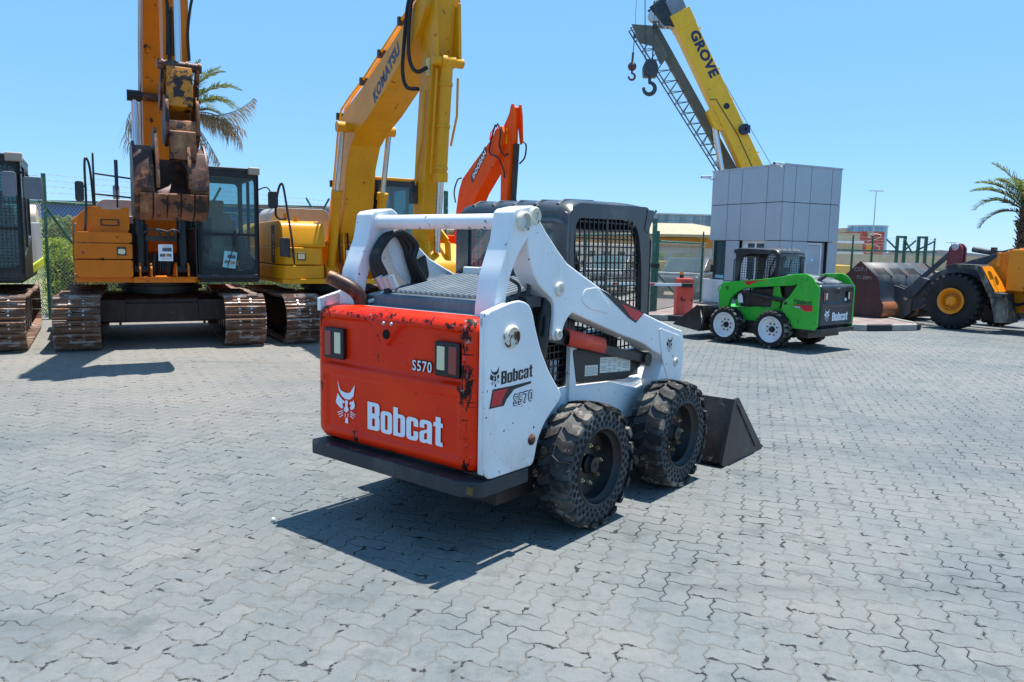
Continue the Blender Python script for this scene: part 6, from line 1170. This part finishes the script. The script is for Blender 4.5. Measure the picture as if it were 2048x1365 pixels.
sec = [(2.62, 1.30), (2.38, 1.50), (2.34, 1.50), (1.94, 1.16), (1.90, .98), (1.86, .66)] + [(1.90 + .235 * cos(radians(a)), .31 + .235 * sin(radians(a))) for a in range(120, 275, 15)] + [(2.5, .08), (3.05, .06), (3.05, .03), (2.5, .04)]
th = [(y + .03, z + .0) for y, z in sec]
v = [(x, y, z) for x in (BW0, BW1) for y, z in sec]; L = len(sec); bkt.add(v, [(a, a + 1, L + a + 1, L + a) for a in range(L - 1)])
BKM = paint('bucket_grey', H('474b50'), .5, wear=H('6e4a38'), amt=.2, wsc=2.5, dirt=H('837b72'), damt=.4, metal=.12)
bko = bkt.build('bucket', BKM, WL, fix=False); sm = bko.modifiers.new('s', 'SOLIDIFY'); sm.thickness = .03
for x in (BW0 - .02, BW1): m = MB(); m.prism([(2.34, 1.54), (2.76, 1.16), (3.05, .5), (3.08, .03), (2.1, .05), (1.80, .05), (1.66, .22), (1.65, .46), (1.74, .62), (1.80, 1.0), (1.86, 1.16)], 'x', x - .015, x + .015); m.build('side_plate', paint('plate_maroon', H('3a1a1e'), .4, dirt=H('6a5050'), damt=.15), bko, .01)
for x in (.55, 1.25, 1.95, 2.68): m = MB(); m.prism([(2.36, 1.50), (1.90, 1.16), (1.92, 1.12), (2.2, 1.25)], 'x', x - .015, x + .015); m.build('gusset', STEEL, bko)
m = MB()
for q, x0 in enumerate((0, .70, 1.40)):
    for k in range(5): x = x0 + .12 + k * .10; m.beam((x, 2.16, 1.355), (x, 1.99, 1.215), .018, .014)
m.build('slot', GAP, bko)['kind'] = 'stuff'
m = MB(); m.cyl((BW0, 1.90, .31), (1.5, 1.90, .31), .243, 32); m.build('back_roll', paint('roll_rust', H('a06a4c'), .35, wear=H('8f9499'), amt=.5, wsc=1.3, dirt=H('c06a30'), damt=.5, metal=.35, vec=(.5, 1, 1)), bko)
for x in (.66, .92, 1.6, 1.86): m = MB(); m.prism(rpoly([(1.95, .95), (1.60, .86), (1.40, .55), (1.42, .25), (1.62, .10), (1.9, .15)], .05, 3), 'x', x - .02, x + .02); m.build('hinge_lug', BKM, bko, .006)
m = MB(); m.lathe([(.06, 0), (.05, .02), (0, .025)], (.64, 1.55, .62), (-1, 0, 0), 16); m.build('pin', GALV, bko)
text('lettering', 'C57-1', .10, paint('chalk', H('9a9490'), .8), bko, (BW0 - .038, 2.50, 1.28), (0, -1, 0), (0, 0, 1), xs=1.1); text('lettering', '71-20P1', .085, paint('chalk', H('9a9490'), .8), bko, (BW0 - .038, 2.42, 1.08), (0, -1, 0), (0, 0, 1), xs=1.1)

# ------------------------------------------------------------ background buildings
def roofmat(n, c): return paint(n, H(c), .7, var=.1, dirt=H('c9c0a4'), damt=.2)
BW = empty('warehouse', (-16, 34.5, 0), 0, 'long blue corrugated wall with pale roof edge behind the left fence', 'warehouse')
def corr(name, col):
    m, t, b = newmat(name); sp = t.nodes.new("ShaderNodeSeparateXYZ"); t.links.new(coord(), sp.inputs[0]); u = (X(sp.outputs[0]) * 5).mod(1.0); setc(b, 'Base Color', mixc(noise(.6, 4).step(.3, .7), tuple(v * .85 for v in H(col)), H(col))); b.inputs['Roughness'].default_value = .45; setc(b, 'Normal', bump((u - .5).abs(), .6, .03)); return m
m = MB(); m.box(-9, 7.5, 0, 10, 0, 3.25); m.build('wall', corr('blue_sheet', '3f6db0'), BW)
m = MB(); m.prism([(-.25, 3.26), (-.25, 3.33), (5, 3.45), (10.2, 3.3), (10.2, 3.25)], 'x', -9.2, 7.7); m.build('roof', roofmat('pale_roof', '85888a'), BW)
m = MB(); m.box(-9.2, 7.7, -.40, -.25, 3.18, 3.32); m.build('gutter', paint('gutter_rusty', H('6f6f6c'), .6, wear=H('8a6a50'), amt=.4, wsc=2), BW)
WH = empty('warehouse', (10, 60, 0), radians(4), 'cream-roofed warehouse with ochre fascia across the road beyond the gate', 'warehouse')
m = MB(); m.box(-16, 5.2, 0, 20, 0, 2.7); m.build('wall', paint('wall_offwhite', H('b9b9b4'), .85), WH)
m = MB(); m.prism([(-1.6, 2.72), (-1.6, 2.95), (-.6, 3.05), (1.0, 3.50), (2, 3.6), (12, 4.2), (20, 3)], 'x', -16.5, 5.6); m.build('roof', roofmat('cream_roof', 'a0977a'), WH, .05)
m = MB(); m.box(-16, 5.2, -.12, -.02, 1.95, 2.70); m.build('fascia', paint('ochre', H('b48a3c'), .8, var=.15), WH)
for k in range(6):
    m = MB(); m.box(-14.5 + k * 3.4, -13.3 + k * 3.4, -.06, -.01, .2, 1.5); m.build('door', paint('shutter_tan', H('a39a86'), .7), WH)
GB = empty('office_building', (19, 92, 0), radians(-3), 'wide grey-blue glass office block behind the cream warehouse', 'office building')
def curtain(name, c1, c2, sx, sz):
    m, t, b = newmat(name); sp = t.nodes.new("ShaderNodeSeparateXYZ"); t.links.new(coord(), sp.inputs[0]); u = (X(sp.outputs[0]) / sx).mod(1.0); w = (X(sp.outputs[2]) / sz).mod(1.0); ln = u.lt(.07).max(w.lt(.05)); n = noise(.8, 3, vec=(1, 1, .3)); setc(b, 'Base Color', mixc(ln, mixc(n.step(.4, .65), H(c1), H(c2)), H('5d6b74'))); b.inputs['Roughness'].default_value = .12; b.inputs['Specular IOR Level'].default_value = .8; return m
m = MB(); m.prism([(-8, -1), (7, 1.0), (7, 20), (-8, 20)], 'z', 0, 5.9); m.build('glass_wall', curtain('curtain_grey', '7d98a6', '5d7684', 1.1, 1.3), GB); m = MB(); m.prism([(-8.1, -1.2), (7.1, .8), (7.1, 20), (-8.1, 20)], 'z', 5.9, 6.05); m.build('parapet', GALV, GB)
WB = empty('white_tower', (36.0, 84, 0), 0, 'plain white block rising right of the guardhouse', 'building'); m = MB(); m.box(-4, -1.3, 0, 5, 0, 6.35); m.build('wall', paint('wall_lilac', H('c2c4cc'), .8), WB); m = MB(); m.box(-3.6, -2.4, -.05, 0, 4.0, 4.45); m.build('vent', STEEL, WB)
CG = empty('cylinder_office', (71.5, 158, 0), 0, 'round blue glass office building far off beyond the red facade', 'office building'); m = MB(); m.cyl((0, 0, 0), (0, 0, 7.3), 3.75, 40); m.build('glass_drum', curtain('curtain_blue', '6fa8c8', '5a8fb4', 1.2, 1.15), CG, ang=10); m = MB(); m.cyl((0, 0, 7.3), (0, 0, 7.55), 3.82, 40); m.build('rim', GALV, CG); m = MB(); m.box(-4.4, -3.2, 0, 4, 0, 7.0); m.build('side_wall', CREAM, CG)
RP = empty('red_facade_building', (51.2, 111, 0), 0, 'cream building with brick-red facade panel and looping light strips', 'building'); m = MB(); m.box(-1.65, 1.5, 0, 8, 0, 5.0); m.box(-1.0, -.45, -.02, 0.1, 0, 4.6); m.build('facade', paint('facade_red', H('b0564a'), .75), RP)
m = MB(); m.box(-.95, -.35, -.06, -.02, 4.55, 5.05); m.box(-.9, -.45, -.08, -.03, 4.0, 4.6); m.build('notch', CREAM, RP); m = MB(); m.box(-1.0, -.1, -.09, -.03, 2.2, 3.3); m.build('yellow_panel', YEL_K, RP)
m = MB(); m.tube(arc([(-.6, -.12, 4.6), (.4, -.12, 4.65), (1.0, -.12, 4.45), (.5, -.12, 4.0), (-.6, -.12, 3.7), (-.9, -.12, 3.5)], 6), .04, 6); m.tube(arc([(-1.3, -.12, 3.2), (.3, -.12, 3.1), (.9, -.12, 2.6), (.2, -.12, 2.2), (-.9, -.12, 2.0)], 6), .04, 6); m.build('light_strip', WHV, RP)
CB_ = empty('cream_building', (42.5, 101, 0), 0, 'low stepped cream building left of the red facade', 'building'); m = MB(); m.box(-6, 2.7, 0, 8, 0, 3.2); m.box(-6, 2.4, .2, 8, 3.2, 4.45); m.build('wall', CREAM, CB_); m = MB(); m.box(-6, 2.8, -.2, 0, 3.1, 3.45); m.box(-6, 2.8, -.2, 0, 1.7, 2.0); m.build('ledge', WHITEF, CB_)
LB = empty('low_wall', (47, 90, 0), 0, 'long low off-white wall below the cream and red buildings', 'wall'); m = MB(); m.box(-16, 9, 0, .4, 0, 1.75); m.build('wall', CREAM, LB)
WS = empty('grey_shed', (100, 190, 0), 0, 'low grey-roofed shed on the horizon beyond the green frames', 'shed'); m = MB(); m.box(-12, 22, 0, 20, 0, 1.2); m.build('wall', paint('shed_dark', H('5a5550'), .8), WS); m = MB(); m.prism([(-12.5, 1.2), (-8, 2.6), (4, 3.2), (14, 2.4), (23, 1.2)], 'y', -.5, 20); m.build('roof', paint('shed_roof', H('8d9296'), .6), WS)
def pole(p, h, label, heads):
    e = empty('street_lamp', p, 0, label, 'street lamp', 'distant street lamps'); m = MB(); m.tube([(0, 0, 0), (0, 0, h)], [.09, .05], 8); m.build('pole', GALV, e)
    for s in heads: m = MB(); m.box(min(0, s * .8), max(0, s * .8), -.12, .12, h - .02, h + .06); m.build('lamp_head', GALV, e)
pole((41.4, 90, 0), 8.95, 'tall thin street lamp standing over the round glass building', (-1, 1)); pole((67.4, 120, 0), 3.8, 'short distant twin-headed street lamp left of the maroon crank', (-1, 1))
# prefab cabins seen through the cab
PC = empty('site_cabin', (5.8, 50, 0), 0, 'long white cabin with two rows of small windows seen through the cab grille', 'cabin')
m = MB(); m.box(-3.2, 2.6, 0, 3, 0, 1.9); m.prism([(-3.2, 1.9), (-2.6, 2.12), (2.0, 2.02), (2.7, 1.86)], 'y', -.1, 3); m.build('wall', paint('cabin_wall', H('cfc8bc'), .7, var=.05), PC, .03)
for k in range(6):
    for z in (.28, 1.22): m = MB(); m.box(-2.9 + k * .95, -2.45 + k * .95, -.03, 0, z, z + .36); m.build('window', paint('window_brown', H('6a4a40'), .3) if z < 1 else BLACKP, PC)
e = empty('site_cabin', (1.5, 48, 0), 0, 'smaller grey-white cabin left of the long windowed one', 'cabin'); m = MB(); m.box(-1.6, .7, 0, 3, 0, 1.9); m.build('wall', paint('cabin_wall_grey', H('b8bec2'), .7, var=.05), e, .03); m = MB(); m.box(-1.2, -.7, -.03, 0, 1.1, 1.5); m.build('window', BLACKP, e)
# planters beyond the gate
for k, (x, z0, z1, w_, sd_) in enumerate(((7.45, 1.05, 1.65, .30, 1), (8.3, .80, 1.45, .16, 2), (9.0, .55, 1.5, .20, 3), (8.1, .45, .85, .42, 4))):
    e = empty('planter_shrub', (x, 40, 0), 0, ['small shrub in a pale box planter, leftmost beyond the gate', 'slim clipped shrub beyond the gate, second from left', 'tall slim clipped shrub beyond the gate', 'low square clipped shrub beyond the barrier'][k], 'shrub', 'potted shrubs beyond the gate')
    m = MB(); leaves(m, (0, 0, (z0 + z1) / 2), (w_, w_, (z1 - z0) / 2), 900, .05, sd_, lambda p, R: R.random() < .9); m.build('foliage', SHRUB, e, fix=False); m = MB(); m.box(-w_, w_, -w_, w_, 0, z0 - .05); m.build('planter', WHITEF, e, .02); m = MB(); m.cyl((0, 0, z0 - .06), (0, 0, z1 - .1), .03, 8); m.build('stem', TRUNK, e)
# grey pickup behind the mesh
TG = paint('car_grey', H('434a52'), .3, dirt=H('8a8a84'), damt=.3, coat=.4)
PT = empty('pickup_truck', (6.3, 27.6, 0), radians(208), 'dark grey pickup truck with pale bonnet parked behind the chain link gate', 'pickup truck')
m = MB(); m.prism(rpoly([(-2.6, .35), (-2.6, .95), (-.6, .98), (1.3, .95), (2.2, .88), (2.3, .75), (2.3, .35)], .06, 3), 'x', -.85, .85); bd = m.build('body', TG, PT, .04)
m = MB(); m.prism([(1.2, .955), (2.15, .89), (.8, .98)], 'x', -.75, .75); m.box(-.72, .72, .95, 2.1, .93, .965); m.build('bonnet', paint('bonnet_white', H('c4c9ce'), .35, coat=.3), PT, .01)
m = MB(); m.prism(rpoly([(-.9, .95), (-.75, 1.45), (.35, 1.47), (1.05, .97)], .06, 3), 'x', -.74, .74); cb = m.build('cabin', TG, PT, .03); m = MB(); m.add([(-.66, 1.06, 1.0), (.66, 1.06, 1.0), (.60, .42, 1.44), (-.60, .42, 1.44)], [(0, 1, 2, 3)]); m.build('windscreen', GLASS_D, cb, fix=False)
for s in (-1, 1):
    m = MB(); m.box(s * .84, s * .90, 1.9, 2.1, .62, .72); m.build('indicator', LENS_O, PT); m = MB(); m.box(s * .45 - .14, s * .45 + .14, 2.29, 2.32, .55, .7); m.build('headlight', LENS_W, PT)
    m = MB(); m.tube([(s * .74, .75, 1.0), (s * .95, .78, 1.08)], .015, 6); m.prism(rpoly([(s * .9, 1.0), (s * 1.08, 1.0), (s * 1.08, 1.25), (s * .9, 1.25)], .04, 3), 'y', .74, .8); m.build('mirror', BLACKP, PT)
    for y in (-1.6, 1.45): m = MB(); m.lathe([(0, .0), (.2, .02), (.22, .05), (.34, .05), (.37, 0), (.37, -.2), (.1, -.2)], (s * .80, y, .37), (s, 0, 0), 24); m.build('wheel', RUBBER, PT)
m = MB(); m.box(-.8, .8, 2.28, 2.36, .35, .48); m.build('bumper', BLACKP, PT, .02); m = MB(); m.box(-.25, .25, 2.30, 2.325, .55, .72); m.build('grille', BLACKP, PT)
PT2 = copy_tree(PT); PT2.location = (3.9, 30.5, 0); PT2.rotation_euler = (0, 0, -radians(200)); PT2['label'] = 'second grey pickup truck farther back, half hidden by the gate post'; PT['group'] = PT2['group'] = 'pickup trucks beyond the gate'

# ------------------------------------------------------------ driver in the green machine (seated)
def person(loc, heading, sc):
    J = {'pelvis': ((0, .38, 1.12), .13), 'waist': ((0, .36, 1.26), .115), 'chest': ((0, .33, 1.44), .15), 'sh': ((0, .33, 1.56), .11), 'neck': ((0, .345, 1.63), .055), 'head0': ((0, .365, 1.69), .085), 'head1': ((0, .36, 1.77), .10), 'head2': ((0, .35, 1.83), .075)}
    ed = [('pelvis', 'waist'), ('waist', 'chest'), ('chest', 'sh'), ('sh', 'neck'), ('neck', 'head0'), ('head0', 'head1'), ('head1', 'head2')]
    for s, t in ((1, 'r'), (-1, 'l')):
        J.update({'hip' + t: ((s * .10, .42, 1.12), .095), 'kn' + t: ((s * .14, .84, 1.16), .062), 'an' + t: ((s * .14, .92, .88), .042), 'toe' + t: ((s * .14, 1.04, .86), .035), 's' + t: ((s * .19, .33, 1.52), .065), 'el' + t: ((s * .26, .46, 1.30), .045), 'wr' + t: ((s * .27, .68, 1.31), .030), 'pa' + t: ((s * .27, .75, 1.32), .032)})
        ed += [('pelvis', 'hip' + t), ('hip' + t, 'kn' + t), ('kn' + t, 'an' + t), ('an' + t, 'toe' + t), ('sh', 's' + t), ('s' + t, 'el' + t), ('el' + t, 'wr' + t), ('wr' + t, 'pa' + t)]
        for f in range(4):
            x = s * .27 + (f - 1.5) * .018; l = (.8, 1, .95, .75)[f]; J['f%d%s' % (f, t)] = ((x, .775, 1.325), .010); J['g%d%s' % (f, t)] = ((x, .80 + .012 * l, 1.312), .009); J['h%d%s' % (f, t)] = ((x, .80 + .008 * l, 1.288), .008); ed += [('pa' + t, 'f%d%s' % (f, t)), ('f%d%s' % (f, t), 'g%d%s' % (f, t)), ('g%d%s' % (f, t), 'h%d%s' % (f, t))]
        J['t0' + t] = ((s * .24, .74, 1.315), .011); J['t1' + t] = ((s * .236, .77, 1.295), .009); ed += [('pa' + t, 't0' + t), ('t0' + t, 't1' + t)]
    ks = list(J); me = bpy.data.meshes.new('person'); me.from_pydata([J[k][0] for k in ks], [(ks.index(a), ks.index(b)) for a, b in ed], []); o = bpy.data.objects.new('person', me); COL.objects.link(o)
    sk = o.modifiers.new('skin', 'SKIN'); sv = me.skin_vertices[0].data
    for i, k in enumerate(ks): sv[i].radius = (J[k][1],) * 2; sv[i].use_root = (k == 'pelvis')
    o.modifiers.new('sub', 'SUBSURF').levels = 1; o.modifiers['sub'].render_levels = 1
    bpy.context.view_layer.update(); me2 = bpy.data.meshes.new_from_object(o.evaluated_get(bpy.context.evaluated_depsgraph_get())); o.modifiers.clear(); o.data = me2
    mats = [paint('shirt_navy', H('2a3550'), .8), paint('trousers_dark', H('23262c'), .85), paint('skin_tone', H('7a5140'), .5)]
    me2.materials.clear(); [me2.materials.append(x) for x in mats]
    for p in me2.polygons: c = p.center; p.material_index = 2 if (c.z > 1.615 or (abs(c.x) > .2 and c.y > .66 and c.z > 1.2)) else 1 if (c.z < 1.2) else 0; p.use_smooth = True
    o.location = loc; o.rotation_euler = (0, 0, -heading); o.scale = (sc,) * 3; tag(o, 'driver in navy shirt and cap sitting in the cab of the green skid steer', 'person')
    m = MB(); m.ball((0, .355, 1.81), .108, 14, sc=(1, 1.08, .72)); m.prism(rpoly([(-.08, .42), (-.07, .54), (.07, .54), (.08, .42)], .03, 3), 'z', 1.80, 1.81); m.build('cap', BLACKP, o)
    m = MB()
    for s in (-1, 1): m.ball((s * .032, .445, 1.745), .011, 8)
    m.build('eye', BKV, o); m = MB(); m.prism([(.44, 1.74), (.475, 1.705), (.44, 1.70)], 'x', -.012, .012); m.build('nose', mats[2], o); m = MB()
    for s in (-1, 1): m.ball((s * .10, .36, 1.735), .022, 8, sc=(.5, 1, 1.3))
    m.build('ear', mats[2], o); m = MB(); m.box(-.025, .025, .435, .447, 1.672, 1.68); m.build('mouth', paint('lip', H('5a3028'), .5), o)
person((5.16, 14.16, 0), radians(-39.5), .88)
box_cab(WL, 0, .62, 1.88, -3.35, -2.15, 1.75, 3.05, BLACK_SAT, YEL_L, GLASS)
